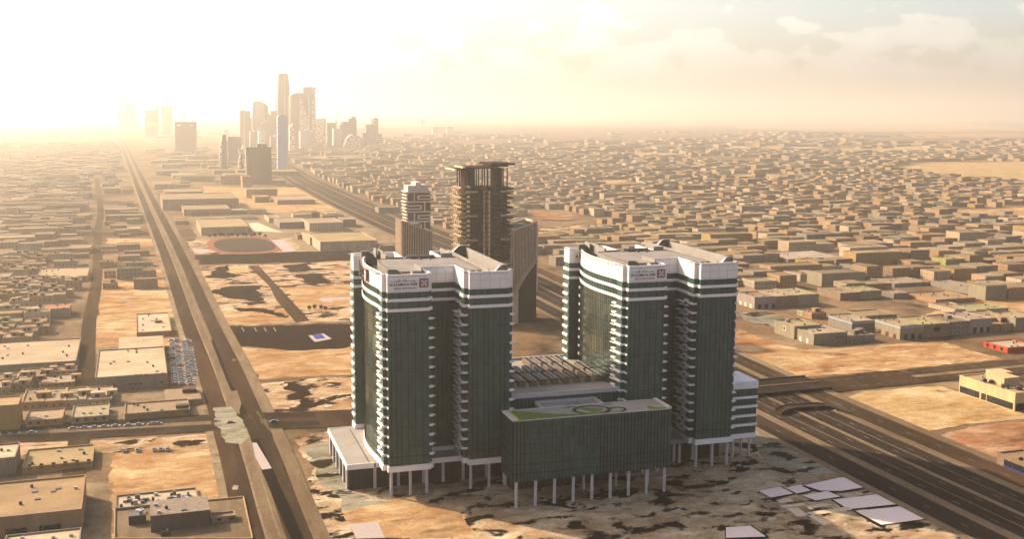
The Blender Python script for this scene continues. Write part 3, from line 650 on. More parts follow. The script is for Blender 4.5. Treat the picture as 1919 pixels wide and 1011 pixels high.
tower(77.0, 406.6, 'green glass hospital tower with white crown, on the left beside the low entrance wing', 0)
tower(176.2, 405.6, 'green glass hospital tower with white crown, on the right beside the highway', 1)
# low entrance wing and ground floor under the left tower
t = hthing('entrance_wing', 64.7, 418.6, 'low flat-roofed wing with white fascia at the left foot of the left tower', 'building wing')
MB().box(0,66.5,1.0,52,0,9.3).build('glass_wall', M['glassg'], t)
rf = MB().prism([(-.6,-.2),(17,-.2),(17,1.2),(31,1.2),(31,-1.5),(47,-1.5),(47,1.2),(66,1.2),(66,52.6),(-.6,52.6)], 9.3, 11.0).build('roof', M['deck2'], t)
for bb in ((-.9,-.55,-.2,52.6),(-.9,10,-.6,-.2),(10.8,17,-.6,-.2),(-.9,14,52.6,52.9),(31.2,46.9,-1.85,-1.5)): MB().box(*bb,9.1,11.25).build('fascia', M['white'], t)
MB().box(8.2,8.5,-.1,50,11.0,11.04).box(31.3,46,10,10.3,11,11.04).build('roof_joint', M['dark'], rf)
m = MB()
for i in range(34): 
    if i % 6 != 5: m.box(-.12, .05, 1.2+i*1.5, 1.4+i*1.5, .2, 9)
wall_run(m, 0, 66, 1.0, 0, 9.3, 2.4, 3.2, seed=77, dens=.6); wall_run(m, 1, 52, 0, 0, 9.3, 2.0, 2.4, face='x', seed=4)
m.build('mullions', M['line'], t)
for i in range(6):
    MB().box(-.75,.1,-.45,.45,0,9.2).build('pilaster', M['white'], t).location = (0, 3+i*9.2, 0)
for x in (10.4, 20, 30.4, 38.5, 47, 57): MB().box(-.6,.6,-.35,.35,0,9.3).build('pilaster', M['column'], t).location = (x, .7, 0)
# ground floor behind the right tower's columns
t = hthing('ground_floor_block', 177.5, 417.0, 'dark glass ground floor set back under the right hospital tower', 'building base')
MB().box(0,50,0,52,0,10.6).build('glass_wall', M['glassg'], t)
MB().prism([(18.5,-4),(32,-4),(32,16),(18.5,16)], 9.2, 11.0).build('roof', M['deck2'], t)
m = MB(); wall_run(m, 0, 50, 0, 0, 10.4, 2.4, 3.2, seed=31, dens=.7); m.build('mullions', M['line'], t)
for x in (7, 18.2, 28, 37, 46): MB().box(-.6,.6,-.35,.35,0,9.3).build('pilaster', M['column'], t).location = (x, -.3, 0)
c = MB().cyl(0,0,0,9.3,.6,n=14).build('column', M['column'], t); c.location = (29.2, -3.2, 0)
# podium between the towers
t = hthing('podium', 129.5, 409.6, 'mid-height podium of green glass between the two hospital towers, with machinery on its roof', 'podium building')
MB().box(0,53.5,0,64,0,36.0,bottom=False).build('glass_wall', M['glass'], t)
MB().box(-2.4,40,-8.4,-.1,0,9.4).build('base_wall', M['glassg'], t)
MB().box(.3,53.2,.3,63.7,36.01,36.2).build('roof', M['deck2'], t)
MB().ring([(0,0),(53.5,0),(53.5,64),(0,64)], 35.4, 37.3, .6, out=.1).build('parapet', M['column'], t)
m = MB(); r = random.Random(2)
for i in range(33):
    x = .8+i*1.6
    if i < 7 or i > 24 or r.random() < .45: m.box(x-.09, x+.09, -.1, .03, 27.5+r.choice((0,0,2)), 35.2)
m.box(0,53.5,-.09,.03,27.0,27.3); wall_run(m, -2, 40, -8.4, 0, 9.2, 2.2, 4, seed=9, dens=.6)
m.build('mullions', M['line'], t)
# terrace block joining podium and front block
t = hthing('link_terrace', 139, 396.4, 'small roof terrace with parapet joining the front block to the podium', 'terrace')
MB().box(0,26,0,12.8,12,32.6).build('wall', M['glass'], t); MB().box(.3,25.7,.1,12.7,32.61,32.8).build('roof', M['deck2'], t)
MB().box(0,.5,0,12.8,32.6,34).box(25.5,26,0,12.8,32.6,34).box(.5,25.5,12.3,12.8,32.6,34).build('parapet', M['column'], t)
mm = MB(); 
for x, y, a in ((6,4,.3),(12,7,.9),(17,8,2.6),(21,5,2.4)): mm.prism([(x+1.6*math.cos(a)+.5*math.cos(a+1.57),y+1.6*math.sin(a)+.5*math.sin(a+1.57)),(x-1.6*math.cos(a)+.5*math.cos(a+1.57),y-1.6*math.sin(a)+.5*math.sin(a+1.57)),(x-1.6*math.cos(a)-.5*math.cos(a+1.57),y-1.6*math.sin(a)-.5*math.sin(a+1.57)),(x+1.6*math.cos(a)-.5*math.cos(a+1.57),y+1.6*math.sin(a)-.5*math.sin(a+1.57))],32.81,32.95)
mm.build('planting_bed', M['lawn'], t)
# front block on columns with the garden roof
PW, PD, PZ0, PZ1 = 65.6, 14.4, 10.6, 34.4
t = hthing('front_block', 121.0, 381.4, 'long green glass block on pale columns before the towers, garden on its roof', 'building block')
MB().box(0,PW,0,PD,PZ0,PZ1).build('glass_wall', M['glass'], t)
m = MB(); r = random.Random(6)
for i in range(46):
    x = .2+i*1.42
    if x > PW-.1: break
    if i < 4 or i > 24: m.box(x-.10, x+.10, -.16, .03, PZ0, PZ1)
    else:
        z = PZ0+4.0
        m.box(x-.05, x+.05, -.08, .03, PZ0, PZ0+3.8)
        while z < PZ1: 
            h = r.choice((4, 6, 8)); 
            if r.random() < .62: m.box(x-.06, x+.06, -.08, .03, z, min(z+h, PZ1))
            z += h
for z in (13.6, 17.3): m.box(0, PW, -.09, .03, z-.09, z+.09)
for k in range(34):
    a = r.uniform(0, PW-8); z = r.choice((21.2, 25.0, 29.0, 32.0)); m.box(a, a+r.uniform(3, 8), -.07, .03, z-.06, z+.06)
for j in range(11): m.box(-.14, .03, j*1.42+.1, j*1.42+.28, PZ0, PZ1)
for z in (13.6, 17.3, 21.2, 25.0, 29.0): m.box(-.1, .03, 0, PD, z-.09, z+.09)
m.build('mullions', M['linepod'], t)
rf = MB().box(.2,PW-.2,.2,PD-.2,PZ1,PZ1+.25).build('roof', M['deck2'], t)
MB().box(0,2.0,0,PD,PZ1,PZ1+.7).box(PW-1.2,PW,0,PD,PZ1,PZ1+1.0).box(2.0,PW-1.2,PD-.5,PD,PZ1,PZ1+.55).box(2,PW-1.2,-.02,.25,PZ1,PZ1+.35).build('parapet', M['column'], t)
zz = PZ1+.29
def curve_pts(P, n=7): return smooth(P, n)
MB().prism([(2.7,.5),(2.7,13.2),(4,13.4)]+curve_pts([(4,13.4),(9,11),(15,7),(21,4.2),(27,2.6),(33,2.2),(42,1.6),(46,.9)])+[(46,.5)], zz-.05, zz+.06).build('lawn', M['lawn'], rf)
MB().box(2.05,2.6,.3,13.6,PZ1+.26,PZ1+.9).build('yellow_edge', M['yellow'], rf)
def annulus(cx, cy, rx, ry, w_, z0, z1, n=36, a0=0, a1=6.2832):
    m_ = MB()
    for i in range(n):
        a, b = a0+(a1-a0)*i/n, a0+(a1-a0)*(i+1)/n
        P = [(cx+(rx+s)*math.cos(k), cy+(ry+s)*math.sin(k)) for k in (a, b) for s in (0, w_)]
        m_.prism([P[0], P[1], P[3], P[2]], z0, z1)
    return m_
annulus(34.5, 6.8, 6.3, 4.6, 1.6, zz, zz+.05).build('path_ring', M['dark'], rf)
annulus(44.5, 4.6, 2.6, 2.2, 1.0, zz+.06, zz+.10, 24, -1.5, 2.9).build('path_ring', M['dark'], rf)
MB().prism(smooth([(30.5,9.6),(33,9.9),(37,8.6),(39.2,7.0),(38,4.6),(35.4,3.6),(33.2,3.4),(33,5.6),(31.4,7.6),(30.5,9.6)], 5)[:-1], zz, zz+.12).build('lawn', M['lawn'], rf)
MB().prism(smooth([(57,3.6),(57.4,5.2),(58.8,5.0),(59.4,3.2),(62,2.0),(64,1.0),(60,.7),(57.4,1.2),(57,3.6)], 4)[:-1], zz, zz+.12).build('lawn', M['lawn'], rf)
for x, y in ((26,12.2),(28.5,13.0),(43.5,12.4)): MB().box(-1.4,1.4,-.3,.3,0,.2).build('planting_bed', M['lawn'], rf).location = (x, y, zz)
for i in range(9):
    c = MB().cyl(0,0,0,PZ0,.62,n=16).build('column', M['column'], t); c.location = (1.9+i*7.74, 1.2, 0)
for x, y in ((5,PD+13),(52,PD+8),(57,PD+7),(5.5,PD-1.5),(62,PD-1.5),(34,PD-1.5),(48,PD-1.5)):
    c = MB().cyl(0,0,0,PZ0 if y < PD else 9.6,.55,n=14).build('column', M['column'], t); c.location = (x, y, 0)
# annex at the right foot of the right tower
t = hthing('annex', 228.3, 412.6, 'five-storey annex with white bands on columns, against the right side of the right tower', 'building annex')
MB().box(0,14.4,0,18,9.6,33).build('glass_wall', M['glass'], t)
MB().box(-.0,14.9,-.35,18.4,31.3,34.6).build('crown', M['white'], t)
for k in range(4): MB().box(0,14.8,-.5,18.3,14.6+k*4.1,15.7+k*4.1).build('white_band', M['white'], t)
MB().box(0,14.6,-.4,18.2,9.2,11.3).build('base_beam', M['white'], t)
m = MB()
for i in range(7): m.box(1.5+i*2.0, 1.6+i*2.0, -.06, .03, 11.5, 31)
m.build('wall_joints', M['line'], t)
for x, y in ((4.5,9.2),(12.6,9.2),(12.6,2.0),(12.6,16.4),(4.5,2.0)): MB().cyl(0,0,0,9.4,.6,n=14).build('column', M['column'], t).location = (x, y, 0)
# rows of cooling units on the podium roof
def cooling_unit():
    t = thing('cooling_unit', 0, 0, None, None, None, HGR)
    MB().box(0,2.7,0,12.4,0,2.3).build('casing', M['unit'], t)
    MB().box(-.04,2.74,-.04,12.44,2.3,2.5).build('grille_top', M['slat'], t)
    m = MB()
    for k in range(8): m.box(.5, 2.2, .4+k*1.5, 1.2+k*1.5, 2.5, 2.8)
    m.build('fan_cowls', M['slat'], t)
    m = MB().box(-.1,.12,0,12.4,2.5,2.75).box(2.55,2.78,0,12.4,2.5,2.75)
    m.box(3.2,3.4,.6,12,1.1,1.35).box(3.7,3.9,.6,12,1.1,1.35).box(2.7,4.3,.6,.9,1.0,1.3)
    m.build('pipe_rail', M['rail'], t)
    return t
def copy_tree(o, par=None):
    c = o.copy(); COL.objects.link(c); c.parent = par
    for ch in [x for x in o.children]: copy_tree(ch, c)
    return c
ORD = ['first','second','third','fourth','fifth','sixth','seventh','eighth','ninth','tenth','eleventh','twelfth','thirteenth','fourteenth','fifteenth','sixteenth','seventeenth','eighteenth','nineteenth','twentieth','twenty-first','twenty-second','twenty-third','twenty-fourth','twenty-fifth','twenty-sixth','twenty-seventh','twenty-eighth','twenty-ninth','thirtieth']
cu = cooling_unit(); first = True
for row, (p0, ks) in enumerate(((423.6, range(0, 9)), (438.4, range(0, 9)), (453.0, range(4, 8)))):
    for n, k in enumerate(ks):
        u = cu if first else copy_tree(cu); first = False
        u.location = W(132.2+k*4.95, p0+(k*.12), 36.2, HGR)
        tag(u, 'long slatted cooling unit, %s from the left in the %s row on the podium roof' % (ORD[n], ('front', 'middle', 'back')[row]), 'cooling unit', 'cooling units in rows on the podium roof')
# ================================================================== the four towers behind the hospital
def at_base(u, v): q, p = gq(u, v); return q, p
# tall tower of stacked projecting beams with an open crown
q0, p0 = 216.0, 733.0
t = thing('beam_tower', q0, p0, 'tall dark tower of stacked projecting beams with an open columned crown', 'tower'); t.scale = (1.0, 1, 1)
Wd, Dp = 36.0, 26.0
MB().box(3,15.5,2,Dp,0,97).box(20.5,33,2,Dp,0,97).box(15.5,20.5,10,Dp,0,97).build('core_wall', M['scaf'], t)
MB().box(15.6,16.4,1.6,9.9,0,95).box(19.4,20.4,1.6,9.9,0,95).build('lit_strip', M['cream'], t)
r = random.Random(4)
for k in range(28):                                        # each storey: a beam deck with staggered ends and posts above it
    z = 4+k*3.4; m = MB(); a, b = (-1.2 if k % 2 else .6), (Wd+1.6 if k % 2 else Wd-.8)
    m.box(3+a*.5, 15.2, .2, 2.1, z, z+1.15).box(20.8, b-.8, .2, 2.1, z, z+1.15)
    m.box(b-2.6, b, 1.2, Dp-2, z+.1, z+1.2); m.box(15.2,20.8,.9,1.5,z+.3,z+.8)
    for x in (6,8.6,11.2,13.8,22.4,25,27.6,30.2): m.box(x-.35, x+.35, .7, 1.9, z+1.15, z+3.4)
    m.build('beam_deck', M['scaf'], t)
    m = MB()
    for y in (2.5, 8, 13.5, 19): m.box(a-1.5-(k % 3)*.6, 3.1, y, y+2.4, z, z+1.1)
    m.box(-.6+a*.3, .6, 3, 22, z+1.1, z+2.0); m.build('side_balcony', M['scafl'], t)
    m = MB().box(3.2,5.4,1.0,1.95,z+1.25,z+3.1); m.build('cream_panel', M['cream'], t)
for k in range(6):
    z = 9+k*17
    for b6 in ((1.5,10.5,-.9,.15),(27.5,37,-.9,.15),(-3.4,1.5,3,5)): MB().box(*b6,z,z+1.25).build('long_beam', M['scafl'], t)
m = MB()
for x, y in [(x, y) for x in (2.5,4.2,8.8,10.2,14.5,18.4,23,25.5,28.4,30.0,33) for y in (1.5, 23)]: m.box(x-.33, x+.33, y, y+.9, 97, 111)
m.box(4.6,8.0,3,22,97,111).box(27,30,4,22,97,111)
m.build('crown_columns', M['scaf'], t)
MB().box(-5,7,-1.5,25,109.6,110.6).box(1,25,-2.5,27,111,112).build('roof_slab', M['scaf'], t); MB().box(20,37.5,-2,27,113.2,114.6).box(22,34,2,24,112,113.2).build('roof_slab', M['scaf'], t)
MB().box(-6.4,-4.9,-1,24,109.8,110.7).box(-.9,1,-2,20,111.4,112.4).build('slab_edge', M['cream'], t)
MB().box(1,35,.5,Dp,96.4,97.4).build('roof', M['scaf'], t)
# sculpted stone-fin tower whose fins sweep aside at the foot
q0, p0 = 251.5, 729.5
t = thing('swept_fin_tower', q0, p0, 'pale tower whose vertical stone fins sweep sideways over a dark glass foot', 'tower')
Wd, Dp, Hh = 18.6, 24, 72.0
pts = [(0,0),(Wd,0),(Wd,Hh),(0,Hh-5.5)]
MB().xz(pts, .8, Dp).build('wall', M['finback'], t)
MB().xz([(0,Hh-5.5),(Wd,Hh),(Wd,Hh+1.2),(0,Hh-4.3)], .3, .9).xz([(0,Hh-5.5),(Wd,Hh),(Wd,Hh+1.4),(0,Hh-4.1)], Dp-1, Dp).box(Wd-1,Wd,.9,Dp-1,Hh-1,Hh+1.3).box(0,1,.9,Dp-1,Hh-7,Hh-3.6).build('roof_parapet', M['fin'], t)
MB().box(1.2,Wd-3,8,18,Hh-6,Hh-1.6).build('roof_plant', M['deck'], t)
N = 17
def fx(i, z):                                              # x of fin i at height z
    top = (i+.5)/N*Wd; bot = .3+(i+.5)/N*4.2; zc = 6+20*(i/N)+4; s = min(1, max(0, (z-(zc-4))/(22)))
    s = s*s*(3-2*s); return bot+(top-bot)*s
for i in range(N):
    m = MB(); n_ = 26; zt = Hh-5.5+5.5*(i+.5)/N+.4
    zs = [zt*k/n_ for k in range(n_+1)]; hw = .17
    v = []
    for z in zs: x = fx(i, z); v += [(x-hw,-.4,z),(x+hw,-.4,z),(x+hw,.85,z),(x-hw,.85,z)]
    f = []
    for k in range(n_): a = 4*k; b = a+4; f += [(a,a+1,b+1,b),(a+1,a+2,b+2,b+1),(a+3,a,b,b+3)]
    f.append((4*n_,4*n_+1,4*n_+2,4*n_+3)); m.add(v, f); m.build('fin', M['fin'], t)
for j in range(9): MB().box(-.5,.05,1.2+j*2.6,1.9+j*2.6,4,Hh-6).build('side_fin', M['fin'], t)
MB().box(Wd,Wd+1.0,1,Dp,22,Hh-1).build('side_fin', M['fin'], t)
# ribbed tower with a raked top
q0, p0 = at_base(755, 572)
t = thing('ribbed_tower', q0, p0, 'mid-height brown ribbed tower with a raked top, nearest of the two behind the left tower', 'tower')
Wd, Dp = 23.2, 22; Hh = 66.5
MB().xz([(0,0),(Wd,0),(Wd,Hh-10),(0,Hh-1)], .6, Dp).build('wall', M['finback'], t)
for i in range(18):
    x = .7+i*1.37; zt = Hh-1-9*x/Wd+.5
    MB().box(x-.28, x+.28, -.3, .65, 0, zt).build('rib', M['fin'], t)
MB().box(-.15,.6,.2,Dp,0,Hh-1).build('corner_wall', M['scafl'], t)
for j in range(8): MB().box(-.75,-.1,.8+j*2.7,1.5+j*2.7,0,Hh).build('side_rib', M['fin'], t)
MB().xz([(-.5,Hh-1),(Wd,Hh-10),(Wd,Hh-8.8),(-.5,Hh+.2)], -.1, .9).box(Wd,Wd+.9,1,Dp,0,Hh-9).build('top_edge', M['scafl'], t)
MB().xz([(.5,Hh-2.5),(Wd-.5,Hh-11),(Wd-.5,Hh-10.4),(.5,Hh-1.9)], 1, Dp-1).box(9,16,8,12,Hh-7,Hh-3.4).build('roof', M['deck'], t)
# tower with a white maze of bands
q0, p0 = at_base(766, 522)
t = thing('maze_band_tower', q0, p0, 'brown tower wrapped in white maze-like bands, stepped top, behind the ribbed tower', 'tower')
Wd, Dp, Hh = 20.5, 18, 78.5
MB().box(0,Wd,0,Dp,0,Hh).build('wall', M['mazeback'], t)
MB().box(0,7,1,Dp-1,Hh,Hh+5.5).box(7,12,.5,Dp,Hh,Hh+8.5).box(12,18,1,Dp-1,Hh,Hh+6).build('roof_block', M['maze'], t)
for k in range(5):                                         # each module is one continuous hooked band
    z = Hh-.9-k*8.9; d = k % 2
    m = MB().box(-.5, Wd+.9, -.5, .03, z, z+1.3)
    if k == 0: m.box(5,6.2,-.45,.03,z-8.4,z)
    if d == 0:
        m.box(8.5, Wd+.7, -.45, .03, z-3.4, z-2.2).box(8.5, Wd+.7, -.45, .03, z-6.3, z-5.1).box(8.5, 10.2, -.45, .03, z-5.1, z-3.4).box(5,6.3,-.45,.03,z-8.0,z)
    else:
        m.box(-.2, 12.5, -.45, .03, z-3.4, z-2.2).box(-.2, 12.5, -.45, .03, z-6.3, z-5.1).box(11, 12.5, -.45, .03, z-5.1, z-3.4).box(14.6,15.8,-.45,.03,z-8.0,z)
    m.build('maze_band', M['maze'], t)
    m = MB()
    for j in range(3): m.box(-1.6-(k % 2)*.8, .02, .6, Dp, z-3*j+.05, z-3*j+1.1)
    m.build('side_band', M['maze'], t)
for k in range(16): MB().box(-.06,Wd+.02,-.06,.02,3+k*4.2,3.3+k*4.2).build('storey_line', M['s1'], t) if k < 0 else None
# ================================================================== far skyline
def sil(name, pts, u, vb, depth, mat, label, cat='skyscraper', group=None):
    """a far tower: its outline (picture survey, read off at its own distance) given real width, height and depth"""
    q0, p0 = gq(u, vb); P = [hit_front(a, b, p0) for a, b in pts]; P = [(x-q0, max(z, 0)) for x, z in P]
    t = thing(name, q0, p0, label, cat, group)
    MB().xz(P, 0, depth).build('wall', M[mat], t); t['_k'] = 1
    def sub(nm, pts2, mat2, y0=-1.2, y1=.4):
        MB().xz([(hit_front(a, b, p0)[0]-q0, hit_front(a, b, p0)[1]) for a, b in pts2], y0, y1).build(nm, M[mat2], t)
    del t['_k']
    return t, sub
def rect(u0, u1, vt, vb): return [(u0,vb),(u1,vb),(u1,vt),(u0,vt)]
A, _ = sil('tapering_skyscraper', [(522,276),(543,276),(544,200),(542.5,160),(540,140),(538,137.5),(522,137.5),(521,170),(520.5,195)], 530, 276, 60, 's1', 'tallest skyscraper of the far cluster, tapering towards its flat top')
_('facade_rib', [(533,275),(534,275),(534,142),(533,142)], 's2'); _('top_notch', [(538,137.8),(540.5,142),(541,146),(539.5,142)], 's2')
B, _ = sil('slab_skyscraper', rect(569,591,163,276), 580, 276, 50, 's1', 'square-topped skyscraper with pale lattice side, right of the tallest one')
_('lattice', [(584,162.8),(591.5,163),(592,276),(584,276)], 's3'); _('lattice', [(576.5,178),(581,177),(580,240),(577,240)], 's3')
B, _ = sil('wedge_skyscraper', [(544,276),(572,276),(572,176),(567,174.5),(556,174),(549,176),(544,180)], 558, 278, 45, 's1', 'wedge-topped skyscraper between the tallest tower and the square-topped one')
_('lattice', [(561.5,177),(566,190),(572,207),(576,222),(577,245),(561,246)], 's3')
B, _ = sil('glass_box_building', rect(563,587,246,278), 575, 281, 40, 's2', 'low pale glass block at the foot of the lattice-sided skyscraper', 'office building'); _('speckled_band', rect(569,580,237,246), 's5')
B, _ = sil('curved_top_skyscraper', [(474,243),(485,243),(484,276),(500,276),(503,240),(503,200),(497,193),(487,190),(478,189),(474,192)], 488, 276, 45, 's2', 'pale skyscraper with a curved sloping top, left of the tallest one')
_('edge_pier', rect(474,477,191,243), 's1'); _('edge_pier', [(495,194),(502,199),(502,222),(498,240)], 's1')
B, _ = sil('twin_slab_skyscraper', [(450,276),(469,276),(469,207),(459.5,208),(459,206.5),(450,206.5)], 459, 276, 40, 's1', 'narrow twin-slab skyscraper at the left end of the far cluster'); _('light_slot', rect(457,458.6,209,276), 's2')
B, _ = sil('low_tower', rect(469,473,221,276), 471, 275, 30, 's1', 'thin tower tucked behind the twin-slab skyscraper')
B, _ = sil('sloped_building', [(487,276),(521,276),(521,219),(508,219),(505,213),(503,213),(503,224),(488,232)], 505, 277, 60, 's1', 'sloping-roofed block at the left foot of the tallest skyscraper', 'office building')
_('mast', rect(516.6,517.8,196,208), 's1'); _('helipad', rect(504,520,207.5,209), 's1'); _('shaft', rect(507,520,209,219.5), 's1')
B, _ = sil('hexagon_block', rect(469,484,246,276), 477, 279, 40, 's1', 'square block with a scalloped pale top, left of the sloping-roofed one', 'office building'); _('scallop_crown', rect(475,484,242,246), 's3')
B, _ = sil('patterned_block', rect(485,497,246,278), 491, 280, 40, 's2', 'pale block with a patterned front, beside the scalloped one', 'office building'); _('pattern', rect(487,494,256,268), 's3')
B, _ = sil('canopy_tower', rect(507,517,254,280), 512, 284, 30, 's1', 'small tower with a white canopy and mast in front of the cluster', 'tower'); _('canopy', rect(506,518,253.6,255.2), 's5'); _('mast', rect(513.2,513.9,249.5,253.6), 's5')
for i in range(3): _('balcony', rect(512,515.5,257+4.5*i,258+4.5*i), 's5')
B, _ = sil('mesh_tower', [(543,288),(551,288),(553,262),(552,240),(548,232),(546,240),(543,234)], 547, 288, 30, 's3', 'slim mesh-clad tower right behind the blue-grey slab', 'tower')
B, _ = sil('blue_grey_slab', [(521,318.5),(539.5,318.5),(539,220),(537,216.5),(522,216.5),(521,219)], 530, 318.5, 24, 's4', 'tall smooth blue-grey slab tower standing alone in front of the cluster'); _('bright_edge', rect(519.8,521.2,219,318), 's5', -1, 8); _('roof_plant', rect(527,533,215.2,217), 'sdark', 2, 10)
B, _ = sil('speckled_tower', rect(592,611,223,272), 600, 273, 45, 's5', 'pale square tower with scattered small windows, right of the far cluster', 'tower'); _('cornice', rect(590,611.5,222,224), 's5')
B, _ = sil('gridded_block', rect(613,629,230,272), 620, 274, 40, 's1', 'block with rows of small windows right of the speckled tower', 'office building'); _('white_edge', rect(612.5,613.8,233,266), 's5')
for i in range(7): _('window_row', rect(615,628,236+4.3*i,237+4.3*i), 'sdark')
B, _ = sil('thin_spire', [(629,262),(633,262),(632,228),(630,223),(627.5,222)], 631, 262, 20, 's2', 'thin curved spire behind the gridded block', 'tower')
B, _ = sil('stepped_block', rect(625,640,241,274), 632, 276, 35, 's2', 'low pale block left of the stepped twin towers', 'office building')
B, _ = sil('stepped_tower', [(638,274),(654,274),(654,228),(641,228),(641,233),(638,233)], 646, 275, 40, 's1', 'lower of the two stepped towers right of the gridded block', 'tower')
B, _ = sil('stepped_tower', [(654,274),(668.5,274),(668.5,224),(667,223),(667,218),(659.5,218),(659.5,222),(654,222)], 661, 274, 40, 's1', 'taller of the two stepped towers, square cap on top', 'tower')
B, _ = sil('domed_hall', [(647,275),(683,275),(681,266),(678,259),(672,254),(663,252.5),(656,254),(651,260),(648,268)], 665, 277, 60, 's3', 'low rounded hall with speckled shell in front of the stepped towers', 'hall')
B, _ = sil('small_tower', rect(680,690,249,272), 685, 274, 30, 's1', 'low block left of the pair of far right towers', 'office building')
B, _ = sil('small_tower', rect(686,702,233,270), 694, 272, 35, 's1', 'grey flat-topped tower left of the white-capped one', 'tower')
B, _ = sil('white_capped_tower', [(701,270),(709,270),(709,222),(706,222),(706,220),(703,220),(703,222),(701,222)], 705, 271, 30, 's1', 'slim tower with a white-capped side, far right of the cluster', 'tower'); _('white_side', rect(695.4,700.6,222,233), 's5')
for i in range(3): _('white_stripe', rect(701,708.5,225+4.0*i,226+4.0*i), 's5')
B, _ = sil('striped_block', rect(703,716.5,250,269), 710, 272, 30, 's1', 'low block with white horizontal stripes at the far right of the cluster', 'office building')
for i in range(5): _('white_stripe', rect(703.4,716.2,251+3.2*i,251.9+3.2*i), 's5')
B, _ = sil('long_hall', rect(427,452,256,300), 440, 302, 60, 's1', 'wide plain block between the pod-shaped tower and the cluster', 'office building')
B, _ = sil('background_block', rect(420,429.5,242,262), 425, 264, 20, 's2', 'small pale block behind the pod-shaped tower', 'office building')
B, _ = sil('lone_white_tower', rect(788,800,223,238), 794, 239, 30, 's5', 'lone white block on the plain right of the skyline', 'tower')
B, _ = sil('pale_block', rect(811,821,238,251), 816, 253, 25, 's2', 'left of three pale blocks on the plain behind the maze tower', 'apartment block')
B, _ = sil('pale_block', rect(822,834,237,251), 828, 253, 25, 's5', 'middle of three pale blocks on the plain behind the maze tower', 'apartment block')
B, _ = sil('pale_block', rect(838,851,237,251), 845, 253, 25, 's2', 'right of three pale blocks on the plain behind the maze tower', 'apartment block')
# nearer single towers on the left
B, _ = sil('pod_tower', [(414,318),(427,318),(429.5,304),(430,288),(428,272),(425,260),(423.5,252.5),(417,252.5),(415,262),(411.5,280),(411,296),(412,308)], 420, 318, 26, 's1', 'bullet-shaped faceted tower left of the brown box tower', 'tower')
_('facet', [(411,296),(411.6,280),(415,262),(417,252.5),(416,270),(415,300),(414,317)], 's5', -1.5, 6); _('facet', [(423.4,253),(427,270),(429,290),(426.5,316),(425.4,300),(425,275)], 's2')
q0, p0 = gq(454, 321)
B = thing('crossed_arch_tower', q0, p0, 'slim tower with crossing white arches, between the bullet tower and the brown box', 'tower')
def arc(pts, wd=.55):
    P = smooth(pts, 5); a = [(x-wd, y) for x, y in P]; b = [(x+wd, y) for x, y in P]; return a+b[::-1]
for pts in ([(447.5,319),(447,310),(448.3,298),(452,286),(456.5,272)], [(446.4,277.5),(452,284),(456,292),(460,306),(459,316),(462,321)], [(448.5,321),(450,300),(448.5,285),(446.8,278)], [(462,321),(457,313),(455.5,300),(456,288),(456.8,272)], [(454,319),(450,309),(449,298)], [(454.6,321),(458,311),(460.4,300)]):
    MB().xz([(hit_front(a, b, p0)[0]-q0, max(0, hit_front(a, b, p0)[1])) for a, b in arc(pts)], -1, 8).build('arch', M['s5'], B)
MB().xz([(hit_front(a, b, p0)[0]-q0, max(0, hit_front(a, b, p0)[1])) for a, b in [(450,320),(457,320),(457.5,300),(455,286),(455.5,279),(451,280),(451.5,290),(449.6,305)]], 0, 7).build('wall', M['s1'], B)
q0, p0 = gq(471.5, 346); qe = bis(lambda q: proj(W(q, p0))[0] < 510, q0, q0+200); hh = bis(lambda z: proj(W(q0, p0, z))[1] > 277, 0, 300)
B = thing('brown_box_tower', q0, p0, 'plain brown box-shaped tower with two roof huts, left of centre', 'tower')
MB().box(0,qe-q0,0,30,0,hh).build('wall', M['s1'], B); MB().box(-9,-.0,4,26,0,hh).build('side_wing', M['s1'], B); MB().box(-9.4,qe-q0+.4,-.3,30,hh,hh+1.2).build('parapet', M['sdark'], B)
MB().box(14,22,8,16,hh+1,hh+8).build('roof_hut', M['s1'], B); MB().box(25,34,8,16,hh+1,hh+7.4).build('roof_hut', M['s1'], B); MB().box(22.2,24,7,12,hh+1,hh+8).build('roof_slot', M['s5'], B)
B, _ = sil('notched_slab_tower', rect(327.5,368.5,229,287), 348, 288, 40, 's1', 'broad slab tower with two openings under its flat top, on the left', 'tower')
_('opening', rect(331,339,232.5,236.2), 's5'); _('opening', rect(355,363,232.5,236.2), 's5'); _('parapet', rect(327,369,228.3,230.2), 's1'); _('recess', rect(331.5,364.5,239,284), 's1', -.3, .4); _('leg', rect(364,369.5,284,291), 's2')
B, _ = sil('far_block', [(343,232),(350,232),(350,222),(348,222),(348,210),(342,210),(342,228),(340,232)], 345, 240, 40, 's1', 'narrow block peeping over the broad notched slab tower', 'tower')
B, _ = sil('window_slab_tower', rect(271,297,206,257), 284, 258, 60, 's1', 'pale slab tower with one large square opening, far left', 'tower')
_('opening', rect(277,293,229,236), 's5'); _('panel', rect(276.5,292.5,213,228.5), 'sdark'); _('panel', rect(277,293,236.4,254), 'sdark')
B, _ = sil('horned_tower', [(303,253),(323,253),(323,198),(315,198),(315,201),(309,201),(309,198),(301.5,198)], 312, 254, 50, 's1', 'pale tower with two corner horns, right of the square-opening slab', 'tower'); _('light_slot', rect(304,306,218,252), 's5')
B, _ = sil('spired_building', [(290,250),(300,250),(298,193),(297,196),(290,199)], 296, 250, 30, 's2', 'faint pointed tower behind the two pale slabs', 'tower')
B, _ = sil('arch_topped_tower', [(220,243)]+[(232,243),(231.5,201),(234,192),(236.5,176)]+smooth([(237.3,176),(239,187),(241.5,193),(245.5,195),(249,192),(251,186),(251.5,176)], 5)+[(252.5,176),(253.5,205),(255,243)], 244, 244, 60, 's1', 'faint skyscraper with a deep parabolic notch at its top, far left')
B, _ = sil('far_block', rect(219,230,198,243), 225, 243.5, 60, 's2', 'faint block left of the notched arch skyscraper')
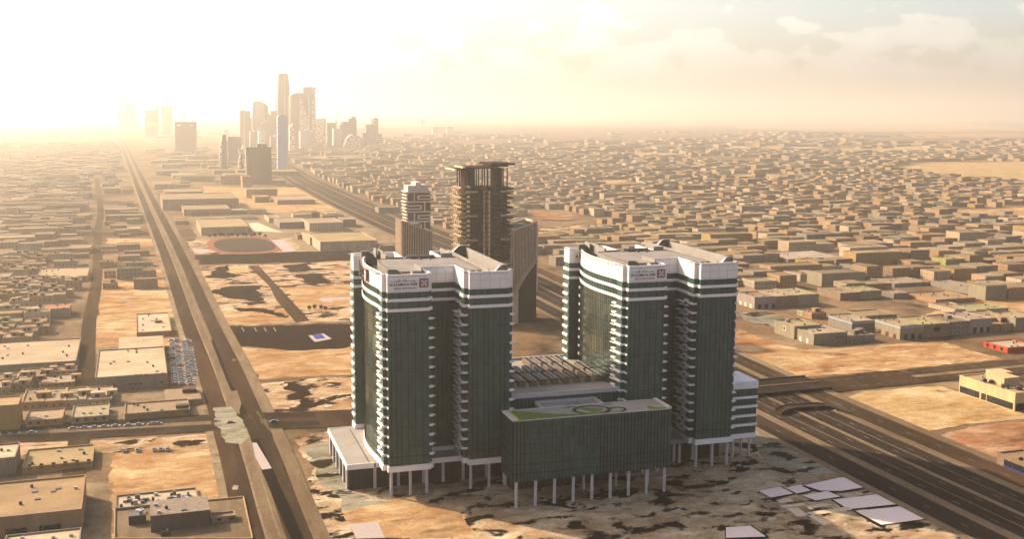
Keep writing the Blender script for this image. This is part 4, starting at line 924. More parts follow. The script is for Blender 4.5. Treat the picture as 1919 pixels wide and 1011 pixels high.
B, _ = sil('curved_tower', [(255.5,243),(262,243),(260,218),(255.5,203)], 258, 244, 40, 's2', 'faint curved blade right of the notched arch skyscraper', 'tower')
B, _ = sil('ball_mast', [(364.3,226),(365.8,226),(365.6,206.5),(367,205.5),(366,203.5),(365,202),(364,203.5),(363,205.5),(364.4,206.5)], 365, 240, 20, 's2', 'faint thin mast with a ball near its tip', 'mast')
# white cable-stayed bridge on the horizon
q0, p0 = gq(1614, 219.5, 60)
P = lambda u, v: hit_front(u, v, p0)
t = thing('cable_bridge', q0, p0, 'tiny white bridge with two cable masts on the right horizon', 'bridge')
def px_box(mb, u0, u1, v0, v1, y0=0, y1=60):
    a, b = P(u0, v1), P(u1, v0); return mb.box(a[0]-q0, b[0]-q0, y0, y1, a[1], b[1])
px_box(MB(), 1589, 1638, 217.8, 219.0).build('deck', M['bridgewhite'], t)
for u in (1602.5, 1627.5):
    o = px_box(MB(), u-.5, u+.5, 205, 222).build('mast', M['bridgewhite'], t)
    m = MB()
    for s in (-1, 1):
        for d in (4, 7, 10):
            a, b = P(u, 206+d*.3), P(u+s*d, 218); m.xz([(a[0]-q0,a[1]),(a[0]-q0,a[1]-14),(b[0]-q0,b[1]-8),(b[0]-q0,b[1]+4)], 20, 30)
    m.build('stay_cables', M['s5'], o)
# ================================================================== city buildings
from mathutils import noise as mnoise
WALLC = [(.34,.25,.17),(.40,.31,.22),(.30,.22,.16),(.44,.37,.29),(.27,.21,.17),(.36,.27,.14),(.30,.29,.24),(.38,.25,.17),(.25,.24,.24),(.48,.42,.36)]
WNAME = ['tan','sand-coloured','brown','cream','dark brown','ochre','grey-green','peach','grey','off-white']
ROOFC = [(.23,.19,.135),(.28,.225,.16),(.20,.17,.13),(.32,.27,.21),(.24,.21,.15),(.26,.20,.14)]
def sc_(c): return (c[0]*ALB*1.27, c[1]*ALB*1.10, c[2]*ALB*.88)
OCC = []
def overlap(q0, q1, p0, p1, pad=0): 
    for a, b, c, d in OCC:
        if q0 < b+pad and q1 > a-pad and p0 < d+pad and p1 > c-pad: return True
    return False
def house(q, p, w_, d, h, wc, rc, label=None, cat='building', group=None, name='flat_roof_building', win=True, rooms=(), parapet=.7, detail=True, roofmat='hroof', extra=None, winparts=None, split=True):
    t = thing(name, q, p, label, cat, group); wcol, rcol = sc_(wc), sc_(rc)
    MB().box(0,w_,0,d,0,h,0,wcol,bottom=False).build('wall', M['hwin' if win else 'hwall'], t)
    if parapet and detail:
        MB().ring([(0,0),(w_,0),(w_,d),(0,d)], h, h+parapet, .35, 0, tuple(x*1.06 for x in wcol), out=.12).build('parapet', M['hwall'], t)
    MB().sheet([(.05,.05),(w_-.05,.05),(w_-.05,d-.05),(.05,d-.05)], h+.06, 0, rcol).build('roof', M[roofmat], t)
    for (x, y, rw, rd, rh) in rooms:
        o = MB().box(x,x+rw,y,y+rd,h+.07,h+rh,0,wcol,bottom=False).build('roof_room', M['hwall'], t)
        MB().box(x+rw*.3,x+rw*.62,y-.06,y+.04,h+.3,h+rh*.75,0,(.02,.018,.016)).build('door', M['hwall'], o)
    if winparts:                                           # (side, first, step, count, sill, width, height)
        for side, a, stp, n, z, ww, hh in winparts:
            for i in range(n):
                c = a+i*stp
                if side == 'r' or c+ww > (d if side == 'l' else w_)-.3: continue
                o = (MB().box(c,c+ww,-.07,.05,z,z+hh) if side == 'f' else MB().box(-.07,.05,c,c+ww,z,z+hh) if side == 'l' else MB().box(w_-.05,w_+.07,c,c+ww,z,z+hh)).build('window', M['pane'], t)
    if group is None and w_ > 9 and d > 7 and p < 1150:      # vents, hatches and pipes on the nearer roofs
        e = random.Random(int(q*13+p))
        for i in range(min(9, 2+int(w_*d/160))):
            x, y, k = e.uniform(1.5, w_-2.5), e.uniform(1.5, d-2.5), e.choice((0, 1, 2))
            if any(a-1.2 < x < a+c+1.2 and b-1.2 < y < b+dd+1.2 for a, b, c, dd, _h in rooms): continue
            if k == 0: MB().box(-.6,.6,-.5,.5,0,.9).build('roof_vent', M['rail'], t).location = (x, y, h+.07)
            elif k == 1: MB().cyl(0,0,0,1.1,.55,n=10).build('roof_vent', M['soffit'], t).location = (x, y, h+.07)
            else: MB().box(-.9,.9,-.9,.9,0,.35).build('roof_hatch', M['slat'], t).location = (x, y, h+.07)
    OCC.append((q, q+w_, p, p+d)); return t
def ann(reg, k, x, y, x2, ytop, yback, anchor='L', **kw):
    """read a building off the survey: front corner on the ground, other front corner, roof edge heights"""
    (u, v), (u2, _), (_, vt), (_, vb) = Z(reg, k, (x, y), (x2, 0), (0, ytop), (0, yback))
    q0, p0 = gq(u, v); h = bis(lambda z: proj(W(q0, p0, z))[1] > vt, .5, 120)
    if anchor == 'L': q1 = bis(lambda q: proj(W(q, p0))[0] < u2, q0, q0+900); qa, w_ = q0, q1-q0
    else: q1 = bis(lambda q: proj(W(-q, p0))[0] > u2, -q0, -q0+900); qa, w_ = -q1, q0+q1
    d = bis(lambda a: proj(W(q0, p0+a, h))[1] > vb, 3, 900)
    return dict(q=qa, p=p0, w_=w_, d=d, h=h)
def B_(zr, a, label, wc=0, rc=0, anchor='L', **kw):
    g_ = ann(*zr, *a, anchor=anchor); kw.setdefault('cat', 'building')
    if isinstance(wc, int): wc = WALLC[wc]
    if isinstance(rc, int): rc = ROOFC[rc]
    return house(wc=wc, rc=rc, label=label, **g_, **kw), g_
# ---- left foreground
pale = (.52,.45,.37); grey = (.26,.235,.225)
t, g_ = B_(Z7, (362,984,-160,890,735), 'huge tan warehouse with three dark shutters, bottom left corner', 0, (.33,.25,.165), 'R', win=False, name='warehouse', cat='warehouse')
for k in range(4): MB().box(g_['w_']-14-k*11, g_['w_']-7-k*11, -.1, .05, 0, 4.2).build('shutter', M['pane'], t)
MB().box(-.2,g_['w_']+.2,-.2,.3,g_['h']+.7,g_['h']+1.0).build('red_coping', M['carred'], t)
B_(Z7, (352,1080,12,1032,968), 'pale-roofed building cut by the bottom edge beside the huge tan warehouse', 8, pale, 'R', win=False)
B_(Z7, (100,727,408,702,625), 'long ochre building with a row of dark square windows, left foreground', 5, (.36,.30,.19), win=False, winparts=[('f',2,4.6,12,2.0,1.5,2.0),('r',4,8,3,2,1.5,2)])
B_(Z7, (70,727,-90,657,592), 'grey-walled building with a pale roof at the left picture edge', 8, pale, 'R', win=False)
B_(Z7, (112,524,276,498,452), 'small tiled-roof house, left of two on the near side of the row', 7, (.44,.36,.29), roofmat='troof', win=False, winparts=[('f',1.5,3.6,10,1.6,1.3,1.6)])
B_(Z7, (315,510,479,484,430), 'small tiled-roof house, right of two on the near side of the row', 6, (.42,.37,.28), roofmat='troof', win=False, winparts=[('f',2,4,9,1.4,1.3,1.5)])
t, g_ = B_(Z7, (550,492,835,467,420), 'tiled-roof L-shaped building by the junction, front wing', 2, (.35,.28,.22), roofmat='troof', win=False, name='tiled_building')
MB().box(24,30,4,8,g_['h'],g_['h']+1.6,0,sc_((.1,.08,.07))).build('roof_hatch', M['hwall'], t)
q1, p1, w1, d1, h1 = g_['q'], g_['p'], g_['w_'], g_['d'], g_['h']
qb = gq(*Z(*Z7, (727,405))[0], h1)[0]; wb = q1+w1+7-qb; pb_ = p1+d1+.02; db = bis(lambda a: proj(W(qb, pb_+a, h1))[1] > 580+355/2.3457, 3, 99)
MB().box(qb-q1,qb-q1+wb,d1+.02,d1+db,0,h1,0,sc_(WALLC[2])).build('rear_wing', M['hwall'], t); MB().box(qb-q1+.2,qb-q1+wb-.2,d1+.3,d1+db-.2,h1,h1+.1,0,sc_((.35,.28,.22))).build('rear_roof', M['troof'], t)
MB().box(qb-q1+9,qb-q1+16,d1+db-11,d1+db-5,h1,h1+2,0,sc_((.1,.08,.07))).build('roof_hatch', M['hwall'], t)
OCC.append((qb, qb+wb, pb_, pb_+db))
B_(Z7, (86,532,-60,425,384), 'tall ochre house with a large dark window at the left edge', 5, (.38,.29,.19), 'R', win=False, winparts=[('f',18,9,2,2.5,6,5)], rooms=((22,10,6,5,3),))
R2 = ((6,10,6,5,2.6),(20,6,5,5,2.6))
B_(Z7, (97,447,187,416,358), 'cream flat-roofed house, left end of the four-house row', 1, 1, rooms=R2[:1])
B_(Z7, (189,442,283,412,355), 'cream flat-roofed house with one stair hut, second in the four-house row', 1, 3, rooms=((8,6,6,4,2.6),))
B_(Z7, (286,440,377,407,352), 'cream flat-roofed house, third in the four-house row', 3, 3, rooms=R2)
B_(Z7, (380,432,492,404,348), 'cream flat-roofed house, right end of the four-house row', 9, (.42,.36,.28), rooms=((2,5,7,5,2.6),))
B_(Z7, (172,350,327,334,298), 'tiled-roof house in front of the long pale warehouse', 1, (.42,.36,.30), roofmat='troof', rooms=((16,8,5,4,2.6),))
for i, (a, wc, rc) in enumerate((((183,300,335,282,262),1,1),((85,330,172,305,268),0,0),((48,362,135,333,300),2,4),((-20,345,78,315,288),3,2),((-30,380,44,352,318),1,3))):
    B_(Z7, a, ('flat-roofed house with roof huts directly below the long pale warehouse, right one', 'brown-roofed house below the long pale warehouse, middle one', 'house with a tiled strip roof, two along from the tall ochre house', 'low cream house at the left edge under the long pale warehouse', 'cream house at the left edge just behind the tall ochre house')[i], wc, rc, rooms=((4,4,4,4,2.4),(12,6,5,4,2.4)))
B_(Z7, (335,259,-70,231,131), 'long warehouse with a huge pale roof at the left edge', 8, (.44,.38,.30), 'R', win=False, name='warehouse', cat='warehouse')
g_ = ann(*Z7, 420,364,738,307,185); t = house(wc=grey, rc=(.50,.43,.34), label='big warehouse with a pale stepped roof beside its car park', name='warehouse', cat='warehouse', win=False, winparts=[('f',3,2.6,3,2.4,1.6,1.0),('f',17,2.6,3,2.4,1.6,1.0),('f',33,2.6,3,2.4,1.6,1.0),('f',48,2.6,3,2.4,1.6,1.0),('f',20,2.6,3,7,1.6,1.0),('f',34,2.6,3,7,1.6,1.0),('f',49,2.6,3,7,1.6,1.0)], **g_)
h1, d1 = g_['h'], g_['d']; db = bis(lambda a: proj(W(g_['q']+10, g_['p']+d1+a, h1))[1] > 580+128/2.3457, 3, 99)
MB().box(11,g_['w_']+.5,d1+.02,d1+db,0,h1,0,sc_(grey)).build('rear_wing', M['hwall'], t); MB().box(11.2,g_['w_']+.3,d1+.3,d1+db-.2,h1,h1+.12,0,sc_((.50,.43,.34))).build('rear_roof', M['hroof'], t)
OCC.append((g_['q'], g_['q']+g_['w_'], g_['p'], g_['p']+d1+db))
B_(Z7, (602,127,755,107,25), 'square warehouse with a pale roof and one roof vent, beside the boulevard', (.36,.20,.15), pale, win=False, name='warehouse', cat='warehouse', rooms=((12,34,5,3,1.6),))
# compound by the junction
t, g_ = B_(Z7, (508,892,872,884,827), 'low white-roofed building crowded with vents, bottom left compound', 8, (.50,.44,.36), win=False, name='vented_building')
r = random.Random(9); h1 = g_['h']
for i in range(24):
    x, y = r.uniform(2, g_['w_']-3), r.uniform(1.5, g_['d']-2.5); s = r.uniform(.4, 1.0)
    MB().box(-s,s,-s*.8,s*.8,0,r.uniform(.8,1.8)).build('roof_vent', M[r.choice(('slat','unit','rail','blue'))], t).location = (x, y, h1+.1)
B_(Z7, (664,990,926,912,845), 'grey tiled-roof hall at the bottom left compound', (.14,.125,.12), (.30,.27,.26), win=False, parapet=0, roofmat='troof', name='grey_hall')
B_(Z7, (930,948,1035,925,905), 'small pink annex beside the grey tiled-roof hall', (.34,.26,.22), (.30,.24,.19), win=False, winparts=[('f',2,4.5,3,1.0,1.5,1.4)])
yd = [gq(*p) for p in Z(*Z7, (505,890),(1070,835),(1110,1020),(503,1020))]
place(st('compound_yard', MB().sheet(yd, lev()), M['median']))
t = thing('compound_wall', *yd[0], 'low wall round the compound yard at the bottom left', 'wall')
for i in range(4):
    a, b = Vector(yd[i])-Vector(yd[0]), Vector(yd[(i+1)%4])-Vector(yd[0]); n = (b-a).normalized(); nx = Vector((-n.y, n.x))*.25
    MB().prism([(a+nx)[:], (a-nx)[:], (b-nx)[:], (b+nx)[:]], 0, 1.1, 0, sc_(WALLC[1])).build('wall_side', M['hwall'], t)
for i, (x, y, s, nm) in enumerate(((605,945,3.0,'generator'),(615,902,1.4,'roof vent box'),(728,1000,1.6,'pale box'))):
    q_1, p_1 = gq(*Z(*Z7, (x,y))[0]); t = thing('yard_machine', q_1, p_1, ('dark square machine standing in the compound yard', 'small pale machine by the white-roofed building', 'small machine in front of the grey hall')[i], 'machine')
    MB().box(-s,s,-s*.7,s*.7,.3,s*1.3).build('casing', M['slat' if i != 1 else 'rail'], t); MB().box(-s*.9,s*.9,-s*.6,s*.6,0,.3).build('base', M['slat'], t); MB().cyl(s*.4,0,s*1.3,s*1.7,s*.25).build('vent', M['rail'], t)
# ---- left mid-ground (beyond the sandy lot)
LM = [((835,152,1137,108,94),'long brown block between the avenue and the boulevard, upper of the strip',2,0,0),((1000,98,1100,70,60),'small brown box beside the boulevard, far end of the strip',2,1,0),
 ((830,105,1090,60,40),'wide brown block behind the long brown one by the boulevard',2,0,0),((832,75,1000,40,25),'far brown block at the top of the avenue-side strip',4,2,0),
 ((905,257,1008,222,207),'small windowed block left of the white-roofed one by the boulevard',0,1,1),((1008,258,1110,212,187),'white-roofed block beside the boulevard',1,3,0),((943,277,1025,256,246),'low block in front of the small windowed block by the boulevard',2,1,0),
 ((930,462,1105,428,412),'windowed apartment block with cream roof above the grey office block',1,1,1),((788,512,905,474,460),'square brown house on the avenue, left of the apartment blocks',2,2,1),((1058,687,1247,612,596),'plain dark brown hall at the edge of the bare lot',4,0,0),
 ((925,612,1128,527,515),'grey five-storey office block with banded windows',8,2,1),((1130,602,1235,547,536),'brown block attached to the right of the grey office block',2,1,0),((822,600,918,547,538),'small arched house left of the grey office block',3,1,1),
 ((812,684,930,643,628),'low brown house with a roof hut beside the plain dark hall',0,3,1),((990,512,1208,480,468),'long green-roofed block right of the avenue',6,(.28,.29,.2),1),((985,427,1182,390,378),'long brown block right of the avenue, upper pair',2,1,0),
 ((800,403,930,385,378),'low white-roofed shed beside the avenue',9,3,0),((800,372,990,352,340),'low cream block by the avenue below the small sandy lot',1,1,0),((870,210,1000,185,172),'low block above the small windowed block',1,1,0),((825,182,908,155,148),'tiny block at the avenue corner',2,1,0)]
for a, lb, wc, rc, wn_ in LM: B_(ZL, a, lb, wc, rc, win=bool(wn_), rooms=((6,6,4,3,2.5),) if 'hut' in lb else ())
LL = [((285,640,690,600,527),'very large plain hall with a pale roof in the left district',0,(.40,.33,.23),0),((330,912,552,850,806),'hall with a rust-red roof in the left district',8,(.36,.18,.11),0),((-60,340,278,287,260),'large brown hall at the left edge, farther of two',2,1,0),
 ((280,332,428,256,234),'tall brown box right of the large hall at the left edge',2,2,0),((550,216,715,184,172),'brown hall on the avenue, upper left district',2,1,0),((605,263,718,230,220),'small cream hall below the brown one on the avenue',1,1,0),
 ((480,505,585,488,478),'white-roofed shed in the left district',9,(.6,.52,.44),0),((590,508,688,490,478),'cream-roofed shed beside the white-roofed one',3,3,0),((555,446,700,412,400),'brown block on the avenue in the left district',2,1,1),
 ((385,405,542,382,352),'pale-roofed hall left of the avenue',1,3,0),((545,405,712,368,335),'cream hall touching the avenue, left district',1,1,0),((-60,420,90,392,370),'cream hall at the left edge above the tiled houses',1,1,0),((90,635,210,600,582),'cream block beside the very large plain hall',1,1,1),((-50,640,80,590,560),'arcaded cream block at the left edge',3,1,1)]
for a, lb, wc, rc, wn_ in LL: B_(ZL, a, lb, wc, rc, win=bool(wn_))
# ---- centre: between boulevard and highway
CM = [((135,225,452,172,116),'big box hall with a tan roof above the running track',3,(.36,.29,.18),0),((665,177,850,137,106),'left wing of the long windowed school building',8,3,1),((866,197,1092,142,108),'right wing of the long windowed school building',9,3,1),((1095,167,1180,117,98),'far wing of the windowed school building beside the highway',8,3,1),
 ((940,332,1326,270,210),'large hall with a two-tone roof beside the highway, right of the running track',9,(.36,.29,.17),0),((870,290,930,240,200),'rear part of the large two-tone hall',3,(.40,.33,.24),0),((592,137,668,107,84),'small pale box left of the school building',9,3,0),
 ((215,85,433,60,42),'narrow windowed block above the big box hall',8,1,1),((72,92,186,68,58),'small brown box above the big box hall',2,1,0),((0,58,346,14,-4),'very long brown hall in the upper centre',2,1,0),((796,102,985,84,68),'long pale block above the school building',1,1,0),((988,95,1062,75,60),'small block at the highway, above the school building',1,3,0),
 ((1335,73,1476,36,26),'square block right of the highway near the maze tower',8,1,0),((1345,326,1440,296,284),'small block at the roadside left of the ribbed tower',0,1,0),((786,250,826,222,210),'tiny hut at the left of the large two-tone hall',2,1,0),((-40,150,50,128,116),'small house beside the boulevard left of the big box hall',2,1,0),((300,120,515,106,98),'low strip building behind the big box hall',1,1,0)]
for a, lb, wc, rc, wn_ in CM: B_(Z8, a, lb, wc, rc, win=bool(wn_))
UC = [((305,395,448,375,364),'long brown hall beside the boulevard, second of the stack'),((345,405,432,394,385),'windowed low hall, front of the stack beside the boulevard'),((309,372,380,361,355),'brown hall at the top of the stack beside the boulevard'),((290,355,322,346,341),'small hall by the boulevard above the stack'),
      ((414,346,450,331,330),'round-ended brown hall left of the brown box tower'),((455,358,471,331,329),'slim brown block in front of the brown box tower'),((324,335,368,329,325),'low hall below the broad notched slab tower'),((462,372,520,356,352),'brown hall in front of the brown box tower'),
      ((520,384,590,376,368),'low pale hall beside the highway, left of the maze tower'),((478,380,505,370,366),'small hall left of the highway'),((500,330,560,322,318),'low block under the blue-grey slab')]
for a, lb in UC: B_(((0,0),1.0), a, lb, random.choice((0,1,2)), random.choice((1,3)), win=False)
# ---- right: first streets behind the great sand lot
RG = [((515,670,736,600,547),'green-grey warehouse at the corner of the great sand lot, front half',6,(.36,.32,.27),0,()),((385,630,560,549,505),'green-grey warehouse with a painted panel, rear half at the sand lot corner',6,(.34,.29,.2),0,()),
 ((740,659,832,613,585),'small grey house right of the green-grey warehouse',8,3,1,((8,4,5,4,3),)),((834,651,922,607,578),'small grey house, second right of the green-grey warehouse',8,3,1,((3,8,5,4,3),)),
 ((1090,632,1246,546,498),'large hall with a pale blue cornice and dark shutters',6,(.33,.28,.20),0,()),((1248,621,1413,537,487),'green-roofed hall with a dark wall panel',4,(.34,.31,.17),0,()),((1416,604,1553,520,474),'grey house with two rows of windows and a roof unit',8,2,1,((10,14,4,3,2),)),
 ((1555,590,1698,502,455),'lilac-grey hall with three dark doors',(.36,.34,.36),(.30,.25,.22),0,()),((1702,580,1768,535,515),'low brown house right of the lilac-grey hall',2,1,1,()),((1770,577,1850,530,502),'brown house with red roof room, right of the lilac-grey hall',7,1,1,((4,6,6,5,3.5),)),
 ((1858,577,1990,492,452),'tall grey-green hall at the right picture edge',6,(.34,.29,.2),0,()),((120,426,268,354,318),'lilac hall with dark doors close to the right hospital tower',(.33,.31,.33),(.26,.20,.15),0,()),((270,418,409,347,300),'cream-roofed hall, middle of three close to the right hospital tower',4,(.36,.31,.23),0,()),
 ((412,411,547,337,293),'green-grey hall, right of three close to the right hospital tower',6,(.34,.32,.2),0,()),((692,370,820,326,286),'brown-roofed hall behind the cluster of small houses',4,1,0,()),((824,363,966,313,278),'green-grey hall behind the cluster of small houses',6,(.31,.28,.17),0,()),
 ((1050,360,1150,328,306),'grey hall right of the small-house cluster',8,1,0,()),((1330,392,1592,370,324),'very wide hall with roof units, right of the small houses',7,(.33,.26,.17),0,()),((1590,336,1706,303,240),'pale grey-blue hall at the right',8,(.33,.29,.25),0,()),((1760,326,1935,286,240),'wide brown-grey hall at the right edge',4,(.33,.29,.22),0,()),
 ((1055,281,1292,262,225),'long low hall with grey roof, right middle',8,(.32,.27,.23),0,()),((465,146,583,109,92),'ochre apartment block with blue windows',5,1,1,()),((1395,152,1517,98,80),'olive-green apartment block with lit windows',(.34,.37,.16),1,1,()),
 ((425,243,536,201,172),'off-white apartment block with dark windows',9,1,1,()),((538,230,661,191,168),'brown block attached right of the off-white apartments',2,1,0,()),((345,123,706,97,52),'very large hall with a pale lilac roof',8,(.40,.35,.34),0,()),((800,191,923,149,124),'lilac-grey hall with a flat roof, right middle',8,1,0,()),
 ((770,582,922,517,470),'grey hall with pale blue cornice behind the corner warehouse',8,(.36,.31,.24),0,()),((502,495,597,460,440),'peach house with roof hut behind the corner warehouse',7,1,1,((6,5,5,4,3),)),((445,478,500,448,436),'low pale green house behind the corner warehouse',(.34,.36,.24),1,1,()),((1600,470,1812,438,400),'green-roofed hall right of the red-trimmed house',6,(.30,.30,.18),0,()),
 ((1455,455,1598,435,392),'off-white house with red-trimmed windows',9,1,1,()),((1680,560,1850,495,450),'grey-green hall left of the tall one at the right edge',6,1,0,())]
for a, lb, wc, rc, wn_, rm in RG:
    o, g_ = B_(Z6, a, lb, wc, rc, win=bool(wn_), rooms=rm, cat='hall' if 'hall' in lb else 'warehouse' if 'warehouse' in lb else 'house' if 'house' in lb.split(',')[0] else 'building')
    h = g_['h']
    if 'blue cornice' in lb: MB().box(-.2,g_['w_']+.2,-.2,.1,h-1.0,h-.3).build('cornice', M['s4'], o); MB().box(-.2,.02,-.2,g_['d'],h-1.0,h-.3).build('cornice', M['s4'], o)
    if 'shutters' in lb or 'dark doors' in lb:
        for k in range(3): MB().box(3+k*g_['w_']/3.2, 3+k*g_['w_']/3.2+g_['w_']*.16, -.08, .05, 0, h*.42).build('door', M['pane'], o)
        for k in range(3): MB().box(-.08,.05,4+k*g_['d']/3.4,7+k*g_['d']/3.4,0,h*.35).build('door', M['carred' if 'shutters' in lb else 'cream'], o)
    if 'painted panel' in lb: MB().box(-.12,.05,g_['d']*.42,g_['d']*.55,h*.45,h*.85).build('wall_panel', M['cream'], o); MB().box(-.2,-.1,g_['d']*.45,g_['d']*.53,h*.52,h*.8).build('wall_mark', M['dark'], o); MB().cyl(g_['w_']*.25,g_['d']*.7,h+.1,h+2.2,1.3).build('roof_tank', M['rail'], o)
    if 'wall panel' in lb: MB().box(g_['w_']*.4,g_['w_']*.65,-.12,.05,h*.5,h*.8).build('wall_panel', M['line'], o)
    if 'front half' in lb:
        for k in (0,1): MB().box(-.1,.05,6+k*8,8.4+k*8,0,3.2).build('door', M['bridgewhite'], o)
        for k in range(3): MB().box(g_['w_']*(.66+.09*k),g_['w_']*(.72+.09*k),-.07,.05,h*.55,h*.66).build('window', M['pane'], o)
# buildings right of the highway, near
t, g_ = B_(Z9, (1590,283,1740,182,79), 'cream two-storey hall with round roof tanks beside the yellow lot', (.62,.50,.33), (.40,.31,.22), win=False, name='tank_roof_hall', cat='hall')
h, d1 = g_['h'], g_['d']
for a, b in ((.02,.38),(.42,.50),(.52,.97)): MB().box(-.15,.05,d1*(1-b),d1*(1-a),h*.08,h*.46).build('glazing', M['pane'], t)
MB().box(1,14,-.12,.05,.3,h*.45).build('glazing', M['pane'], t)
o = MB().box(6,g_['w_']-1,d1*.36,d1*.68,h,h+4.5,0,sc_((.62,.50,.33))).build('penthouse', M['hwall'], t); MB().box(16,26,d1*.74,d1*.96,h,h+3,0,sc_((.62,.50,.33))).build('roof_room', M['hwall'], t)
for x, y in ((4.5,d1*.30),(8.5,d1*.17)): MB().cyl(x,y,h,h+1.7,1.9,n=18).cyl(x,y,h+1.7,h+2.5,2.1,.15,n=18).build('round_tank', M['soffit'], t)
for x, y in ((3,d1*.62),(4.6,d1*.55)): 
    b = bmesh.new(); bmesh.ops.create_uvsphere(b, u_segments=14, v_segments=8, radius=1.1); me = bpy.data.meshes.new('blue_tank'); b.to_mesh(me); b.free(); me.materials.append(M['blue'])
    ob = bpy.data.objects.new('blue_tank', me); COL.objects.link(ob); ob.parent = t; ob.location = (x, y, h+1.2); ob.scale = (1.5, .9, .9)
B_(Z6, (1808,723,2000,692,648), 'low building with red arcaded walls and a pale roof', (.46,.09,.05), (.42,.36,.33), name='red_walled_building', win=False, winparts=[('l',4,6.2,9,.8,2.0,2.6)])
t, g_ = B_(Z9, (1700,672,1850,606,522), 'dark brown building with tall glazing at the right edge', 4, (.28,.21,.16), win=False, name='glazed_building'); MB().box(-.12,.05,3,g_['d']*.8,1.0,g_['h']*.75).build('glazing', M['pane'], t); MB().box(-.2,.02,3,g_['d']*.8,.5,1.1).build('blue_sill', M['pool'], t)
# ---- the gridded districts
EXC = []                                                   # open ground and roads, in grid metres
def exc(pts): EXC.append([gq(u, v) for u, v in pts])
exc(Z(*Z6, (-60,520),(300,640),(470,700),(1600,640),(1850,745),(1600,800),(380,930),(-60,800)))
exc(Z(*Z6, (-20,440),(520,425),(520,480),(260,560),(0,520)))
exc(Z((1440,200),3.61, (840,412),(1010,388),(1120,372),(1800,370),(1800,520),(1490,500),(1180,470)))
exc(Z((1440,200),3.61, (1270,700),(1800,670),(1800,760),(1300,745)))
exc(Z((1000,200),3.61, (820,572),(1190,565),(1230,592),(880,604)))
exc(Z((1000,200),3.61, (280,495),(620,495),(740,528),(560,550)))
exc(Z((1000,200),3.61, (1330,470),(1500,452),(1700,458),(1700,486),(1400,488)))
exc(Z((1000,200),3.61, (-40,690),(330,735),(240,775),(-40,770)))
exc([(1010,420),(1110,410),(1125,430),(1010,445)]); exc([(1730,600),(1919,560),(2000,560),(2000,800),(1500,860),(1400,720)]); exc([(1600,575),(1700,570),(1720,580),(1600,590)])
exc([(380,345),(560,350),(650,398),(560,400),(395,396)])
exc([(352,440),(740,430),(760,900),(520,900)]); exc([(180,505),(320,505),(350,660),(400,800),(175,800)]); exc([(200,445),(290,445),(292,464),(200,464)])
exc([(500,310),(560,310),(560,330),(500,330)])
def inpoly(x, y, P):
    c = False; j = len(P)-1
    for i in range(len(P)):
        if (P[i][1] > y) != (P[j][1] > y) and x < (P[j][0]-P[i][0])*(y-P[i][1])/(P[j][1]-P[i][1])+P[i][0]: c = not c
        j = i
    return c
def ax_q(ax, p):
    for i in range(len(ax)-1):
        if ax[i][1] <= p <= ax[i+1][1]: f = (p-ax[i][1])/(ax[i+1][1]-ax[i][1]); return ax[i][0]+(ax[i+1][0]-ax[i][0])*f
    return ax[-1][0]
CX = [(a, b) for a, b in C_AX]
def free(q, p, w_, d):
    cq, cp = q+w_/2, p+d/2
    u, v = proj(W(cq, cp))
    if not (-120 < u < 2040 and 205 < v < 1120): return False
    for P in EXC:
        if any(inpoly(x, y, P) for x, y in ((cq, cp), (q, p), (q+w_, p), (q, p+d), (q+w_, p+d))): return False
    b = ax_q(B_AX, cp)
    if b-7-w_/2 < cq < b+32+w_/2: return False
    if p < 3400:
        b = ax_q(H_AX, cp)
        if b-42-w_/2 < cq < b+46+w_/2: return False
    if -8-w_/2 < cq-ax_q([(-29,250),(-29,520),(-31,660),(-35,830),(-36,1047),(-45,1412),(-52,1800),(-80,2600)], cp) < 8+w_/2 and p < 2700: return False
    for i in range(len(CX)-1):
        if CX[i][0] <= cq <= CX[i+1][0]:
            f = (cq-CX[i][0])/(CX[i+1][0]-CX[i][0]); c = CX[i][1]+(CX[i+1][1]-CX[i][1])*f
            if abs(cp-c) < 18+d/2: return False
    if 60 < q < 290 and p < 720: return False
    if 210 < q < 300 and 700 < p < 780: return False
    return not overlap(q+.5, q+w_-.5, p+.5, p+d-.5)
r = random.Random(21); CAND = []
def district(q0, q1, p0, p1, lot, dep, gap_q, street, h, keep, zone, blk=6, jit=1.5, big=.06, roomp=0.0):
    row = 0; p = p0
    while p < p1:
        row += 1
        for half in (0, 1):
            q = q0+r.uniform(0, lot); n = 0
            while q < q1:
                w_ = r.uniform(.75, 1.35)*lot; dd = dep*r.uniform(.75, 1.0); hh = h*r.choice((.75,.85,1,1,1.1,1.35))
                if r.random() < big: w_ *= 2.0; hh *= 1.3
                n += 1
                if r.random() < keep and (p < 2450 or mnoise.noise(Vector((q/420, p/520, .5))) > (p-4300)/6500-.22+(.0 if zone == 'right' else -.25)) and free(q, p, w_, dd): CAND.append([q, p+r.uniform(0, jit), w_, dd, hh, r.randrange(len(WALLC)), r.randrange(len(ROOFC)), zone, row*2+half, r.random() < roomp]); OCC_G.append(1)
                q += w_+(r.choice((.0,.4,1.5,3)) if n % blk else gap_q)
            p += dep+r.uniform(.5, 3)
        p += street
OCC_G = []
district(372, 1500, 560, 1180, 21, 23, 11, 13, 8.5, .84, 'right', 5, big=.09)
district(372, 2600, 1190, 2400, 16, 20, 12, 14, 8.0, .80, 'right', 6, big=.05)
district(372, 4200, 2410, 3900, 24, 30, 26, 34, 9, .75, 'right', 6, big=.1)
district(-420, -42, 560, 1180, 16, 15, 7, 4, 6.0, .97, 'left', 6, big=.06, roomp=.8)
district(-1100, -50, 1190, 2500, 22, 19, 12, 11, 7.0, .86, 'left', 6, big=.08)
district(-3200, -60, 2510, 5200, 27, 32, 30, 34, 8.5, .7, 'left', 6)
district(-26, 22, 560, 2500, 20, 20, 6, 16, 6.5, .72, 'strip', 9, big=.25)
